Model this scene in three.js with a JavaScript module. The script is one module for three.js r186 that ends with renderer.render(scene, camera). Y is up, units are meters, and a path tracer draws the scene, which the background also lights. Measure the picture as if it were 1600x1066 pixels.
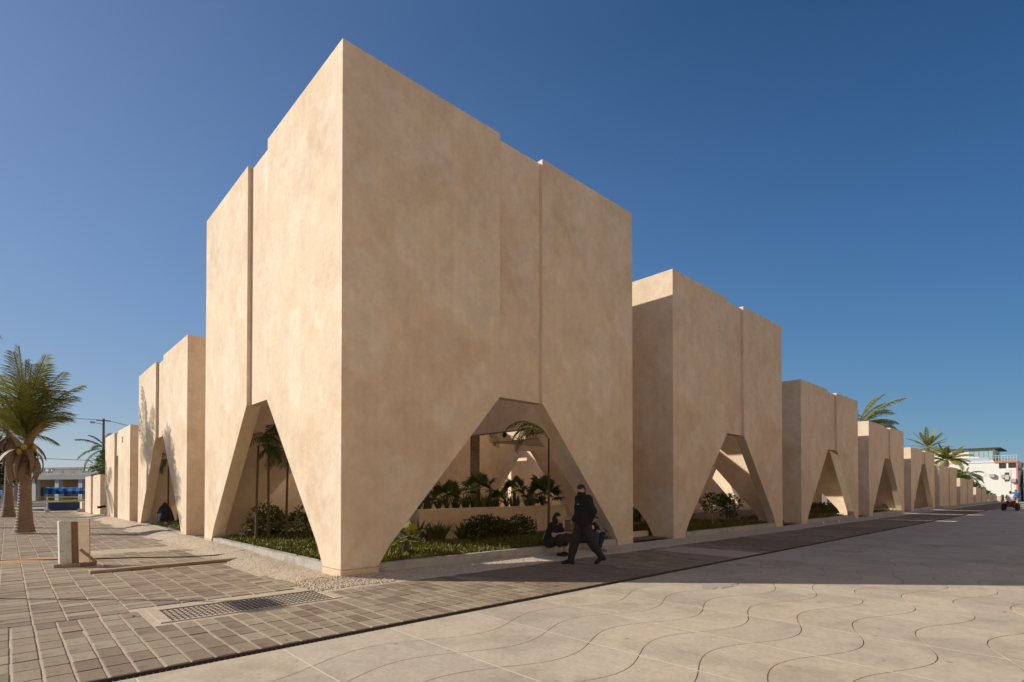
import * as THREE from 'three';
import { mergeGeometries } from 'three/addons/utils/BufferGeometryUtils.js';

// ---------------------------------------------------------------- camera, sky, sun, exposure
// axes: +x runs along the right-hand facade, -z runs along the left-hand facade, the near corner of the building stands at the origin
const scene = new THREE.Scene();
const camera = new THREE.PerspectiveCamera(64.56, 1600 / 1066, 0.1, 3000);
camera.position.set(-4.492, 1.64, 9.348);
camera.lookAt(-4.492 + 0.6803, 1.64 + 0.0132, 9.348 - 0.7329);
camera.setViewOffset(1600, 1066, 6.1, -223, 1600, 1066);            // shifted lens: level camera, upright verticals
const renderer = new THREE.WebGLRenderer({ antialias: true });
renderer.setSize(1024, 682);
renderer.toneMapping = THREE.LinearToneMapping;
const EXPOSURE = 1.62;
renderer.toneMappingExposure = EXPOSURE;
renderer.shadowMap.enabled = true;

const TO_SUN = new THREE.Vector3(-0.70, 0.568, -0.714).normalize();
const sun = new THREE.DirectionalLight(new THREE.Color(0.965, 0.92, 0.825), 3.15);
sun.name = 'sun';
sun.position.copy(TO_SUN).multiplyScalar(120).add(new THREE.Vector3(20, 0, -15));
sun.target.position.set(20, 0, -15);
sun.castShadow = true;
sun.shadow.mapSize.set(4096, 4096);
Object.assign(sun.shadow.camera, { left: -90, right: 90, top: 70, bottom: -70, near: 1, far: 320 });
scene.add(sun, sun.target);

{ // clear late-day sky: deep blue overhead, paler towards the horizon, brighter and warmer towards the sun
  const W = 1024, H = 512, data = new Float32Array(W * H * 4);
  const sh = new THREE.Vector2(TO_SUN.x, TO_SUN.z).normalize();
  const fit = [[-1.673, 0.857, -1.520, 0.447, 0.877], [-0.936, 0.311, -1.345, 0.207, 0.544], [-0.334, -0.356, -1.075, 0.095, 0.451]], glow = [3.5, 2.8, 1.4];
  const ss = (a, b, x) => { const t = Math.max(0, Math.min(1, (x - a) / (b - a))); return t * t * (3 - 2 * t); };
  for (let j = 0; j < H; j++) {
    const el = (j + 0.5) / H * Math.PI - Math.PI / 2, deg = Math.max(0, el * 180 / Math.PI), ce = Math.cos(el);
    let e = deg / 45; if (e > 0.9) e = 0.9 + (e - 0.9) * 0.35;
    for (let i = 0; i < W; i++) {
      const az = ((i + 0.5) / W - 0.5) * 2 * Math.PI, dx = Math.cos(az) * ce, dz = Math.sin(az) * ce, dy = Math.sin(el);
      const ga = (Math.cos(az) * sh.x + Math.sin(az) * sh.y) * (1 - ss(45, 90, deg)), ang = Math.acos(Math.max(-1, Math.min(1, dx * TO_SUN.x + dy * TO_SUN.y + dz * TO_SUN.z)));
      for (let c = 0; c < 3; c++) {
        const f = fit[c]; let v = Math.exp(f[0] + f[1] * Math.exp(-deg / 7) + f[2] * e + f[3] * ga + f[4] * ga * e) + glow[c] * Math.exp(-ang / 0.115);
        if (el < 0) v += (0.25 - v) * ss(0, 0.15, -el);
        data[(j * W + i) * 4 + c] = v / EXPOSURE;
      }
      data[(j * W + i) * 4 + 3] = 1;
    }
  }
  const sky = new THREE.DataTexture(data, W, H, THREE.RGBAFormat, THREE.FloatType);
  sky.mapping = THREE.EquirectangularReflectionMapping;
  sky.magFilter = sky.minFilter = THREE.LinearFilter;
  sky.needsUpdate = true;
  scene.background = sky;
  scene.environment = sky;
}

// ---------------------------------------------------------------- helpers
function rng(seed) { let a = seed >>> 0; return () => { a = (a + 0x6d2b79f5) | 0; let t = Math.imul(a ^ (a >>> 15), 1 | a); t = (t + Math.imul(t ^ (t >>> 7), 61 | t)) ^ t; return ((t ^ (t >>> 14)) >>> 0) / 4294967296; }; }
const names = new Map();
function numbered(n) { const k = names.get(n) ?? 0; names.set(n, k + 1); return k ? `${n}_${String(k).padStart(3, '0')}` : n; }
function tag(o, label, category, group, kind) { o.userData = { label, category }; if (group) o.userData.group = group; if (kind) { o.userData.kind = kind; if (kind === 'structure') delete o.userData.category; } return o; }
function thing(name, label, category, x = 0, y = 0, z = 0, turn = 0, group) { const g = new THREE.Group(); g.name = numbered(name); g.position.set(x, y, z); g.rotation.y = turn; tag(g, label, category, group); scene.add(g); return g; }
function part(name, geo, mat, parent) { const m = new THREE.Mesh(geo, mat); m.name = name; m.castShadow = m.receiveShadow = true; parent.add(m); return m; }
function solo(name, geo, mat, label, category, group) { const m = part(numbered(name), geo, mat, scene); return tag(m, label, category, group); }
function struct(name, geo, mat, label) { const m = part(numbered(name), geo, mat, scene); m.userData = { kind: 'structure', label }; return m; }
const merge = (list) => { const gs = list.map((g) => { const n = g.index ? g.toNonIndexed() : g; for (const k of Object.keys(n.attributes)) if (!['position', 'normal', 'uv'].includes(k)) n.deleteAttribute(k); return n; }); return mergeGeometries(gs); };
// uv in metres from the direction each face points
function boxUV(g, ox = 0, oy = 0) {
  if (g.index) g = g.toNonIndexed();
  if (!g.attributes.normal) g.computeVertexNormals();
  const p = g.attributes.position, n = g.attributes.normal, uv = new Float32Array(p.count * 2);
  for (let i = 0; i < p.count; i += 3) {
    const ax = Math.abs(n.getX(i)), ay = Math.abs(n.getY(i)), az = Math.abs(n.getZ(i));
    for (let k = i; k < i + 3; k++) {
      const x = p.getX(k), y = p.getY(k), z = p.getZ(k);
      const [u, v] = ay > ax && ay > az ? [x, z] : ax > az ? [z, y] : [x, y];
      uv[k * 2] = u + ox; uv[k * 2 + 1] = v + oy;
    }
  }
  g.setAttribute('uv', new THREE.BufferAttribute(uv, 2));
  return g;
}
function box(x0, x1, y0, y1, z0, z1) { const g = new THREE.BoxGeometry(x1 - x0, y1 - y0, z1 - z0); g.translate((x0 + x1) / 2, (y0 + y1) / 2, (z0 + z1) / 2); return boxUV(g); }
// box with chamfered edges: a small bevelled extrusion
function bevelBox(w, h, d, b = 0.01) {
  const s = new THREE.Shape(); const x = w / 2 - b, y = h / 2 - b;
  s.moveTo(-x, -y); s.lineTo(x, -y); s.lineTo(x, y); s.lineTo(-x, y); s.closePath();
  const g = new THREE.ExtrudeGeometry(s, { depth: d - 2 * b, bevelEnabled: true, bevelSize: b, bevelThickness: b, bevelSegments: 1, steps: 1 });
  g.translate(0, 0, -(d - 2 * b) / 2);
  return boxUV(g);
}
function bar(a, b, r0, r1 = r0, seg = 8) {
  const A = new THREE.Vector3(...a), B = new THREE.Vector3(...b), L = A.distanceTo(B);
  const g = new THREE.CylinderGeometry(r1, r0, L, seg, 1); g.translate(0, L / 2, 0);
  g.applyQuaternion(new THREE.Quaternion().setFromUnitVectors(new THREE.Vector3(0, 1, 0), B.clone().sub(A).normalize()));
  return g.translate(A.x, A.y, A.z);
}
function tube(pts, r, seg = 24, rad = 6) { return new THREE.TubeGeometry(new THREE.CatmullRomCurve3(pts.map((p) => new THREE.Vector3(...p))), seg, r, rad); }
function poly(pts) { const s = new THREE.Shape(); pts.forEach(([x, y], i) => (i ? s.lineTo(x, y) : s.moveTo(x, y))); s.closePath(); return s; }

// ---------------------------------------------------------------- tiling noise and textures
function noiser(seed) {
  const r = rng(seed), T = new Float32Array(65536); for (let i = 0; i < 65536; i++) T[i] = r();
  const at = (x, y, n) => T[((((y % n) + n) % n) * 256 + (((x % n) + n) % n)) & 65535];
  const one = (u, v, n) => { const x = u * n, y = v * n, x0 = Math.floor(x), y0 = Math.floor(y); let fx = x - x0, fy = y - y0; fx = fx * fx * (3 - 2 * fx); fy = fy * fy * (3 - 2 * fy);
    const a = at(x0, y0, n), b = at(x0 + 1, y0, n), c = at(x0, y0 + 1, n), d = at(x0 + 1, y0 + 1, n); return a + (b - a) * fx + (c - a) * fy + (a - b - c + d) * fx * fy; };
  return (u, v, n, oct = 4, gain = 0.5) => { let s = 0, w = 0, a = 1; for (let o = 0; o < oct && n <= 256; o++) { s += one(u, v, n) * a; w += a; a *= gain; n *= 2; } return s / w; };
}
function texture(size, metres, fn, srgb = true) {
  const d = new Uint8Array(size * size * 4);
  for (let y = 0; y < size; y++) for (let x = 0; x < size; x++) { const c = fn((x + 0.5) / size, (y + 0.5) / size), i = (y * size + x) * 4; for (let k = 0; k < 3; k++) d[i + k] = Math.max(0, Math.min(255, 255 * (srgb ? Math.pow(Math.max(0, c[k]), 1 / 2.2) : c[k]))); d[i + 3] = 255; }
  const t = new THREE.DataTexture(d, size, size); t.wrapS = t.wrapT = THREE.RepeatWrapping; t.magFilter = THREE.LinearFilter; t.minFilter = THREE.LinearMipmapLinearFilter; t.generateMipmaps = true;
  if (srgb) t.colorSpace = THREE.SRGBColorSpace; t.repeat.set(1 / metres, 1 / metres); t.needsUpdate = true; return t;
}
const clamp01 = (x) => Math.max(0, Math.min(1, x));
const sstep = (a, b, x) => { const t = clamp01((x - a) / (b - a)); return t * t * (3 - 2 * t); };
function std(o) { return new THREE.MeshStandardMaterial({ roughness: 0.9, ...o }); }
function surf(size, metres, seed, fn, bump, opts = {}) {
  const N = noiser(seed), h = new Float32Array(size * size);
  const col = texture(size, metres, (u, v) => { const r = fn(u, v, N); h[Math.floor(v * size) * size + Math.floor(u * size)] = r[3]; return r; });
  const o = { map: col, ...opts };
  if (bump) { o.bumpMap = texture(size, metres, (u, v) => { const k = h[Math.floor(v * size) * size + Math.floor(u * size)]; return [k, k, k]; }, false); o.bumpScale = bump; }
  return std(o);
}
const tint = (rgb, k) => [rgb[0] * k, rgb[1] * k, rgb[2] * k];
const lerp3 = (a, b, t) => [a[0] + (b[0] - a[0]) * t, a[1] + (b[1] - a[1]) * t, a[2] + (b[2] - a[2]) * t];

// hand-trowelled lime stucco: soft clouds, paler washed patches, ochre patches, trowel sweeps, a few hairlines
const M = {};
const strokes = (() => { const n = 1024, a = new Float32Array(n * n), r = rng(12); for (let k = 0; k < 900; k++) { let x = r() * n, y = r() * n, d = r() * 6.283; const len = 30 + 120 * r(), turn = (r() - 0.5) * 0.05, v = (r() - 0.45) * 1.2, w = 1 + 3 * r(); for (let s = 0; s < len; s++) { x += Math.cos(d); y += Math.sin(d); d += turn; const f = Math.sin(Math.PI * s / len); for (let q = -w; q <= w; q++) { const i = (((Math.round(y + Math.cos(d) * q) % n) + n) % n) * n + (((Math.round(x - Math.sin(d) * q) % n) + n) % n); a[i] += v * f * (1 - Math.abs(q) / (w + 1)) * 0.35; } } } return a; })();
M.stucco = surf(1024, 7.3, 11, (u, v, N) => {
  const cloud = N(u, v, 4, 6, 0.6), wash = N(u + 0.31, v + 0.7, 8, 6, 0.66), ochre = N(u + 0.6, v + 0.2, 7, 6, 0.66), fine = N(u, v, 128, 2), grain = N(u + 0.2, v + 0.6, 40, 3, 0.7), trowel = N(u, v + 0.03 * N(u, v, 7, 2), 16, 4, 0.6), sk = Math.max(-1, Math.min(1, strokes[Math.floor(v * 1024) * 1024 + Math.floor(u * 1024)])), streak = N(u, 0.5, 64, 3) * N(u + 0.3, v, 6, 3);
  let c = [0.735, 0.570, 0.405];
  c = lerp3(c, [0.765, 0.630, 0.485], sstep(0.49, 0.64, wash) * 0.75);
  c = lerp3(c, [0.655, 0.470, 0.295], sstep(0.52, 0.70, ochre) * 0.5);
  let k = 1 + 0.16 * (cloud - 0.5) + 0.14 * (trowel - 0.5) + 0.12 * (grain - 0.5) + 0.08 * (fine - 0.5) + 0.075 * sk + 0.14 * (streak - 0.25);
  const crack = Math.abs(N(u + 0.11, v + 0.4, 6, 5, 0.6) - 0.5); if (crack < 0.003) k *= 0.95;
  return [...tint(c, k), 0.35 * trowel + 0.25 * cloud + 0.15 * fine + 0.15 * grain + 0.10 * (0.5 + 0.5 * sk)];
}, 0.024, { roughness: 0.92 });
M.stuccoInner = M.stucco;      // the same plaster inside and out
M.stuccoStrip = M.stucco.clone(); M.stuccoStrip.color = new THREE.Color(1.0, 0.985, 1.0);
M.stuccoPlinth = M.stucco.clone(); M.stuccoPlinth.color = new THREE.Color(0.93, 0.91, 0.88);
M.kerb = surf(512, 3.1, 21, (u, v, N) => { const a = N(u, v, 5, 5, 0.6), f = N(u, v, 90, 2), st = N(u + 0.4, v, 9, 4, 0.6); let c = lerp3([0.46, 0.405, 0.345], [0.335, 0.29, 0.245], sstep(0.45, 0.7, st)); return [...tint(c, 0.82 + 0.3 * a + 0.12 * (f - 0.5)), 0.5 * a + 0.5 * f]; }, 0.006);
M.slab = surf(1024, 5.7, 31, (u, v, N) => {
  const a = N(u, v, 3, 6, 0.58), f = N(u, v, 200, 1), g = N(u + 0.5, v + 0.1, 60, 3), st = N(u + 0.2, v + 0.8, 7, 5, 0.62), spot = N(u + 0.7, v + 0.3, 40, 2);
  let c = lerp3([0.47, 0.385, 0.285], [0.40, 0.325, 0.24], sstep(0.46, 0.64, st));
  c = lerp3(c, [0.515, 0.425, 0.315], sstep(0.55, 0.75, a) * 0.7);
  let k = 0.93 + 0.14 * (f - 0.5) + 0.16 * (g - 0.5); if (spot > 0.88) k *= 1 - 0.35 * sstep(0.88, 0.94, spot);
  return [...tint(c, k * 1.18), 0.5 * g + 0.5 * f];
}, 0.003, { roughness: 0.85 });
M.slabPale = M.slab.clone(); M.slabPale.color = new THREE.Color(1.03, 1.01, 0.985);
M.slabDull = M.slab.clone(); M.slabDull.color = new THREE.Color(0.93, 0.93, 0.93);
M.grout = surf(256, 1.3, 41, (u, v, N) => { const a = N(u, v, 10, 4), f = N(u, v, 90, 2); return [...tint([0.52, 0.405, 0.29], 0.8 + 0.3 * a + 0.2 * (f - 0.5)), f]; }, 0.004);
M.sand = surf(512, 2.3, 51, (u, v, N) => { const a = N(u, v, 4, 5, 0.6), f = N(u, v, 180, 1), g = N(u, v, 60, 3, 0.7); const peb = sstep(0.66, 0.76, g); return [...tint(lerp3(lerp3([0.50, 0.375, 0.245], [0.56, 0.45, 0.33], a), [0.6, 0.53, 0.44], peb), 0.78 + 0.34 * f), 0.6 * g + 0.4 * f]; }, 0.03);
M.gravel = surf(512, 1.7, 55, (u, v, N) => { const a = N(u, v, 5, 4), g = N(u, v, 80, 2, 0.7), f = N(u, v, 200, 1); return [...tint([0.64, 0.52, 0.39], 0.6 + 0.3 * a + 0.55 * g), 0.7 * g + 0.3 * f]; }, 0.035);
M.earth = surf(512, 3.7, 57, (u, v, N) => { const a = N(u, v, 5, 5, 0.6), f = N(u, v, 120, 2); return [...tint([0.27, 0.185, 0.105], 0.6 + 0.6 * a + 0.3 * (f - 0.5)), f]; }, 0.03);
M.terrain = surf(512, 9.1, 58, (u, v, N) => { const a = N(u, v, 5, 6, 0.6), f = N(u, v, 120, 2); return [...tint([0.33, 0.255, 0.175], 0.75 + 0.4 * a + 0.2 * (f - 0.5)), f]; }, 0.02);
M.road = surf(256, 4, 59, (u, v, N) => { const a = N(u, v, 5, 5, 0.6), f = N(u, v, 120, 1); return [...tint([0.085, 0.08, 0.075], 0.75 + 0.4 * a + 0.3 * (f - 0.5)), f]; }, 0.005);
M.court = surf(512, 4.3, 60, (u, v, N) => { const a = N(u, v, 5, 5, 0.6), f = N(u, v, 120, 2); return [...tint([0.52, 0.41, 0.28], 0.75 + 0.4 * a + 0.2 * (f - 0.5)), f]; }, 0.01);
const paverTone = [[0.270, 0.205, 0.150], [0.300, 0.235, 0.175], [0.230, 0.170, 0.120], [0.245, 0.175, 0.128], [0.330, 0.265, 0.200], [0.280, 0.212, 0.155], [0.215, 0.148, 0.112]];
const paverBase = surf(512, 1.9, 61, (u, v, N) => { const a = N(u, v, 4, 5, 0.6), f = N(u, v, 220, 1), g = N(u + 0.3, v, 70, 2), s = N(u + 0.7, v + 0.2, 9, 4, 0.6); let k = 0.78 + 0.36 * a + 0.22 * (f - 0.5) + 0.18 * (g - 0.5); if (s > 0.62) k *= 1 - 0.3 * sstep(0.62, 0.8, s); return [k, k * 0.985, k * 0.97, 0.5 * f + 0.5 * g]; }, 0.004);
M.pavers = paverTone.map((c) => { const m = paverBase.clone(); m.color = new THREE.Color().setRGB(c[0] * 1.05, c[1] * 1.03, c[2] * 0.92); return m; });
M.bark = surf(256, 1, 71, (u, v, N) => { const ring = 0.5 + 0.5 * Math.sin((v * 9 + 0.35 * N(u, v, 6, 2)) * 2 * Math.PI), f = N(u, v * 1, 50, 3, 0.7), a = N(u, v, 6, 3); return [...tint(lerp3([0.30, 0.215, 0.145], [0.43, 0.33, 0.235], a), 0.72 + 0.4 * f), 0.75 * ring + 0.25 * f]; }, 0.03);
M.barkBrown = M.bark.clone(); M.barkBrown.color = new THREE.Color(0.92, 0.80, 0.70);
M.thinBark = std({ color: new THREE.Color().setRGB(0.13, 0.085, 0.05) });
M.paleBark = std({ color: new THREE.Color().setRGB(0.40, 0.30, 0.20) });
M.wood = surf(256, 1.1, 81, (u, v, N) => { const g = N(u * 0 + 0.5, v, 60, 3, 0.7) * 0.6 + 0.4 * N(u, v, 30, 2), a = N(u, v, 3, 4); return [...tint(lerp3([0.36, 0.235, 0.14], [0.47, 0.33, 0.21], a), 0.7 + 0.5 * g), g]; }, 0.004);
M.woodDark = M.wood.clone(); M.woodDark.color = new THREE.Color(0.62, 0.58, 0.52);
M.ply = M.wood.clone(); M.ply.color = new THREE.Color(1.25, 1.35, 1.4);
M.whitePaint = surf(256, 1.2, 85, (u, v, N) => { const a = N(u, v, 4, 5, 0.6), d = N(u + 0.3, v + 0.4, 12, 4, 0.7); let c = lerp3([0.66, 0.63, 0.57], [0.40, 0.34, 0.26], sstep(0.58, 0.78, d) * 0.6); return [...tint(c, 0.85 + 0.25 * a), a]; }, 0.003);
M.oldWall = surf(256, 6, 87, (u, v, N) => { const a = N(u, v, 4, 6, 0.62), d = N(u + 0.3, v + 0.4, 6, 5, 0.7); return [...tint(lerp3([0.50, 0.46, 0.41], [0.22, 0.19, 0.165], sstep(0.5, 0.75, d)), 0.75 + 0.4 * a), a]; }, 0.01);
M.whiteWall = surf(256, 7, 89, (u, v, N) => { const a = N(u, v, 4, 6, 0.62), d = N(u + 0.3, v + 0.4, 6, 5, 0.7); return [...tint(lerp3([0.76, 0.74, 0.68], [0.55, 0.51, 0.45], sstep(0.58, 0.85, d) * 0.6), 0.9 + 0.15 * a), a]; }, 0.01);
const flat = (r, g, b, o = {}) => std({ color: new THREE.Color().setRGB(r, g, b), ...o });
M.iron = flat(0.05, 0.045, 0.04, { roughness: 0.6, metalness: 0.5 });
M.galv = flat(0.55, 0.53, 0.50, { roughness: 0.5, metalness: 0.4 });
M.dark = flat(0.02, 0.018, 0.016);
M.glassTeal = new THREE.MeshPhysicalMaterial({ color: new THREE.Color().setRGB(0.30, 0.46, 0.44), roughness: 0.12, metalness: 0, clearcoat: 0.6 });
M.glassDark = new THREE.MeshPhysicalMaterial({ color: new THREE.Color().setRGB(0.05, 0.05, 0.055), roughness: 0.15, clearcoat: 0.6 });
const leaf = (r, g, b, t = 0.3) => new THREE.MeshPhysicalMaterial({ color: new THREE.Color().setRGB(r, g, b), roughness: 0.62, side: THREE.DoubleSide, transmission: t, thickness: 0, specularIntensity: 0.4 });
M.frond = leaf(0.20, 0.205, 0.036, 0.4); M.frondYoung = leaf(0.30, 0.285, 0.055, 0.4); M.frondDry = leaf(0.26, 0.165, 0.085, 0.15); M.rachis = flat(0.30, 0.27, 0.08);
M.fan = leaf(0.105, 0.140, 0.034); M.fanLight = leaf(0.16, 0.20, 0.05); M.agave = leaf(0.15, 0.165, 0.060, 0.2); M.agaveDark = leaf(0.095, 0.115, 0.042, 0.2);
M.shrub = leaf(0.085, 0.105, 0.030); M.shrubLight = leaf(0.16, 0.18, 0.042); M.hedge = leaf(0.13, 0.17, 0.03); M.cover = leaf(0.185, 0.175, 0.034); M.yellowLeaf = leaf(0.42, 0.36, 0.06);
M.skin = flat(0.44, 0.25, 0.165, { roughness: 0.6 }); M.black = flat(0.017, 0.0145, 0.013, { roughness: 1 }); M.charcoal = flat(0.034, 0.027, 0.021, { roughness: 1 }); M.hair = flat(0.01, 0.008, 0.007, { roughness: 0.5 });

// ---------------------------------------------------------------- ground
const plane = (x0, x1, z0, z1, y, seg = 1) => { const g = new THREE.PlaneGeometry(x1 - x0, z1 - z0, seg, seg); g.rotateX(-Math.PI / 2); g.translate((x0 + x1) / 2, y, (z0 + z1) / 2); return boxUV(g); };
struct('ground', plane(-900, 900, -900, 900, -0.06), M.terrain, 'bare sandy ground reaching to the horizon around the museum');

// street of pale concrete, cut into panels by wavy grooves and straight pale joints
const DRAIN0 = 3.46, DRAIN1 = 3.63;
{
  const street = new THREE.Group(); street.name = numbered('street'); street.userData = { kind: 'structure', label: 'wide concrete street with wavy grooves and straight pale joints' }; scene.add(street);
  part('concrete_bed', plane(-9, 135, DRAIN1, 15, -0.011), M.grout, street);
  const AMP = 0.19, WL = 2.53, PH = 0.19, J0 = -2.385, JW = WL / 2, ROW0 = 4.37, ROWS = 0.628, gap = 0.006, jg = 0.008, D = 0.03;
  const wave = (k, x) => ROW0 + ROWS * k - AMP * Math.sin((x - PH) / WL * 2 * Math.PI);   // z of groove k
  const panel = (x0, x1, k, seg = 10) => {
    const a = [], b = [];
    for (let i = 0; i <= seg; i++) { const x = x0 + jg + (x1 - x0 - 2 * jg) * i / seg; a.push([x, (k < 0 ? DRAIN1 + 0.004 : wave(k, x) + gap)]); b.push([x, wave(k + 1, x) - gap]); }
    const g = new THREE.ExtrudeGeometry(poly([...a, ...b.reverse()]), { depth: D, bevelEnabled: false });
    g.rotateX(Math.PI / 2);   // shape y -> z, top face at y = 0
    return boxUV(g);
  };
  const r = rng(5), mats = [M.slab, M.slabPale, M.slabDull], far = [[], [], []];
  for (let k = -1; k < 10; k++) for (let j = -4; j < 48; j++) {
    const x0 = J0 + j * JW, g = panel(x0, x0 + JW, k, j > 12 ? 6 : 10), m = Math.floor(r() * 3);
    if (j < 12) part('panel', g, mats[m], street); else far[m].push(g);
  }
  far.forEach((l, i) => { const m = part('panel_row', merge(l), mats[i], street); m.userData.kind = 'stuff'; });
  part('street_edge', box(J0 + 48 * JW + 0.01, 135, -0.04, 0, DRAIN1, 15), M.slabDull, street);
  part('street_side', box(-9, J0 + 48 * JW, -0.04, 0, wave(10, 0) + 0.24, 15), M.slabDull, street);
  part('joint_filler', merge(Array.from({ length: 52 }, (_, i) => { const x = J0 + (i - 4) * JW; return box(x - 0.0075, x + 0.0075, -0.02, -0.0012, DRAIN1 + 0.01, 11); })), flat(0.66, 0.56, 0.44), street).userData.kind = 'stuff';
  // repair patches and a manhole cover set into the concrete
  const patch = (name, cx, cz, rx, rz, mat, label, cat, seed, round) => { const q = rng(seed), pts = []; for (let i = 0; i < 26; i++) { const a = i / 26 * 2 * Math.PI, k = round ? 1 : 0.75 + 0.45 * q(); pts.push([cx + Math.cos(a) * rx * k, cz + Math.sin(a) * rz * k]); } const g = new THREE.ExtrudeGeometry(poly(pts), { depth: 0.006, bevelEnabled: false }); g.rotateX(Math.PI / 2); g.translate(0, 0.006, 0); return solo(name, boxUV(g), mat, label, cat); };
  patch('repair_patch', 8.4, 4.6, 0.62, 0.36, flat(0.44, 0.32, 0.24), 'irregular brown repair patch in the shaded street, nearer of the two near the drain', 'patch', 8);
  patch('repair_patch', 12.25, 4.88, 0.42, 0.34, flat(0.43, 0.32, 0.24), 'rounded brown repair patch farther along the shaded street', 'patch', 3);
  patch('repair_patch', 4.62, 4.95, 0.5, 0.2, flat(0.40, 0.33, 0.27), 'faint grey repair patch at the edge of the big shadow', 'patch', 12);
}
{ // slot drain between pavers and street
  const t = thing('slot_drain', 'long dark slot drain with thin cross bars along the street edge', 'drain');
  part('channel', merge([box(-9, 110, -0.14, -0.12, -DRAIN0 * -1, DRAIN1), box(-9, 110, -0.13, -0.004, DRAIN0, DRAIN0 + 0.02), box(-9, 110, -0.13, -0.004, DRAIN1 - 0.02, DRAIN1 - 0.002)]), flat(0.075, 0.058, 0.042), t);
  const bars = []; for (let x = -8.9; x < 26; x += 0.05) bars.push(box(x, x + 0.007, -0.05, -0.024, DRAIN0 + 0.02, DRAIN1 - 0.02));
  const b = part('cross_bar', merge(bars), flat(0.085, 0.066, 0.05), t); b.userData.kind = 'stuff';
}
// pavers
const paverGeos = {};
function paverGeo(w, d, key) {
  if (!paverGeos[key]) { const r = rng(w * 1000 + d * 100); paverGeos[key] = [0, 1, 2, 3].map(() => {
    const b = 0.006, top = [[-w / 2 + b, -d / 2 + b], [w / 2 - b, -d / 2 + b], [w / 2 - b, d / 2 - b], [-w / 2 + b, d / 2 - b]], mid = [[-w / 2, -d / 2], [w / 2, -d / 2], [w / 2, d / 2], [-w / 2, d / 2]], pos = [];
    const j = () => (r() - 0.5) * 0.005, tops = top.map(([x, z]) => [x + j(), 0, z + j()]), mids = mid.map(([x, z]) => [x, -0.005, z]), lows = mid.map(([x, z]) => [x, -0.03, z]);
    const quad = (a, b2, c, d2) => pos.push(...a, ...b2, ...c, ...a, ...c, ...d2);
    quad(tops[3], tops[2], tops[1], tops[0]);
    for (let i = 0; i < 4; i++) { const n = (i + 1) % 4; quad(tops[i], tops[n], mids[n], mids[i]); quad(mids[i], mids[n], lows[n], lows[i]); }
    const g = new THREE.BufferGeometry(); g.setAttribute('position', new THREE.Float32BufferAttribute(pos, 3)); g.computeVertexNormals(); return boxUV(g, r() * 5, r() * 5);
  }); }
  return paverGeos[key];
}
function layPavers(parent, list, w, d, key, seed, near) {
  const r = rng(seed), geos = paverGeo(w, d, key), far = M.pavers.map(() => []);
  const clump = noiser(seed + 7);
  list.sort((a, b) => Math.hypot(a[0] + 4.5, a[1] - 9.35) - Math.hypot(b[0] + 4.5, b[1] - 9.35));
  list.forEach(([x, z, band], i) => {
    const g = geos[Math.floor(r() * 4)], warm = clump(x * 0.07 + 0.5, z * 0.07 + 0.5, 8, 3);
    let mi = Math.floor(r() * M.pavers.length); if (band === 'red') mi = [3, 6, 6, 2, 3][Math.floor(r() * 5)]; else if (warm > 0.55 && r() < 0.5) mi = [1, 4, 5][mi % 3];
    const y = (r() - 0.5) * 0.005 - (r() < 0.04 ? 0.005 : 0), ry = (r() - 0.5) * 0.016, rx = (r() - 0.5) * 0.012, rz = (r() - 0.5) * 0.012;
    if (i < near) { const m = part('paver', g, M.pavers[mi], parent); m.position.set(x, y, z); m.rotation.set(rx, ry, rz); }
    else { const c = g.clone(); c.rotateY(ry); c.translate(x, y, z); far[mi].push(c); }
  });
  far.forEach((l, i) => { if (l.length) { const m = part('far_pavers', merge(l), M.pavers[i], parent); m.userData.kind = 'stuff'; } });
}
const GR = { x0: -2.95, x1: -0.78, z0: 0.63, z1: 1.46 };
{
  const p = new THREE.Group(); p.name = numbered('pavement'); p.userData = { kind: 'structure', label: 'strip of grey and reddish pavers between building and slot drain' }; scene.add(p);
  part('mortar_bed', plane(-9, 104, 0.52, DRAIN0, -0.010), M.grout, p);
  const PW = 0.2125, PD = 0.366, list = [];
  for (let i = -22; i < 480; i++) for (let j = 0; j < 8; j++) {
    const x = -4.24 + (i + 0.5) * PW, z = DRAIN0 - (j + 0.5) * PD; if (x > 92) continue;
    if (x + PW / 2 > GR.x0 - 0.14 && x - PW / 2 < GR.x1 + 0.1 && z < GR.z1 + 0.17) continue;
    if (z < 0.93 && x > 1.0) continue;
    if (x > 8.62 && x < 10.2 && z > 1.1) continue;                   // cast slab
    list.push([x, z, (Math.floor((x + 1) / 3.1) % 3 === 1) ? 'red' : '']);
  }
  layPavers(p, list, PW - 0.022, PD - 0.010, 'street', 101, 300);
  const s = new THREE.ExtrudeGeometry(poly([[8.66, 1.14], [10.1, 1.14], [10.1, 3.41], [8.66, 3.41]]), { depth: 0.03, bevelEnabled: false }); s.rotateX(Math.PI / 2); s.translate(0, 0.003, 0);
  part('cast_slab', boxUV(s), flat(0.50, 0.36, 0.29), p);
}
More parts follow.
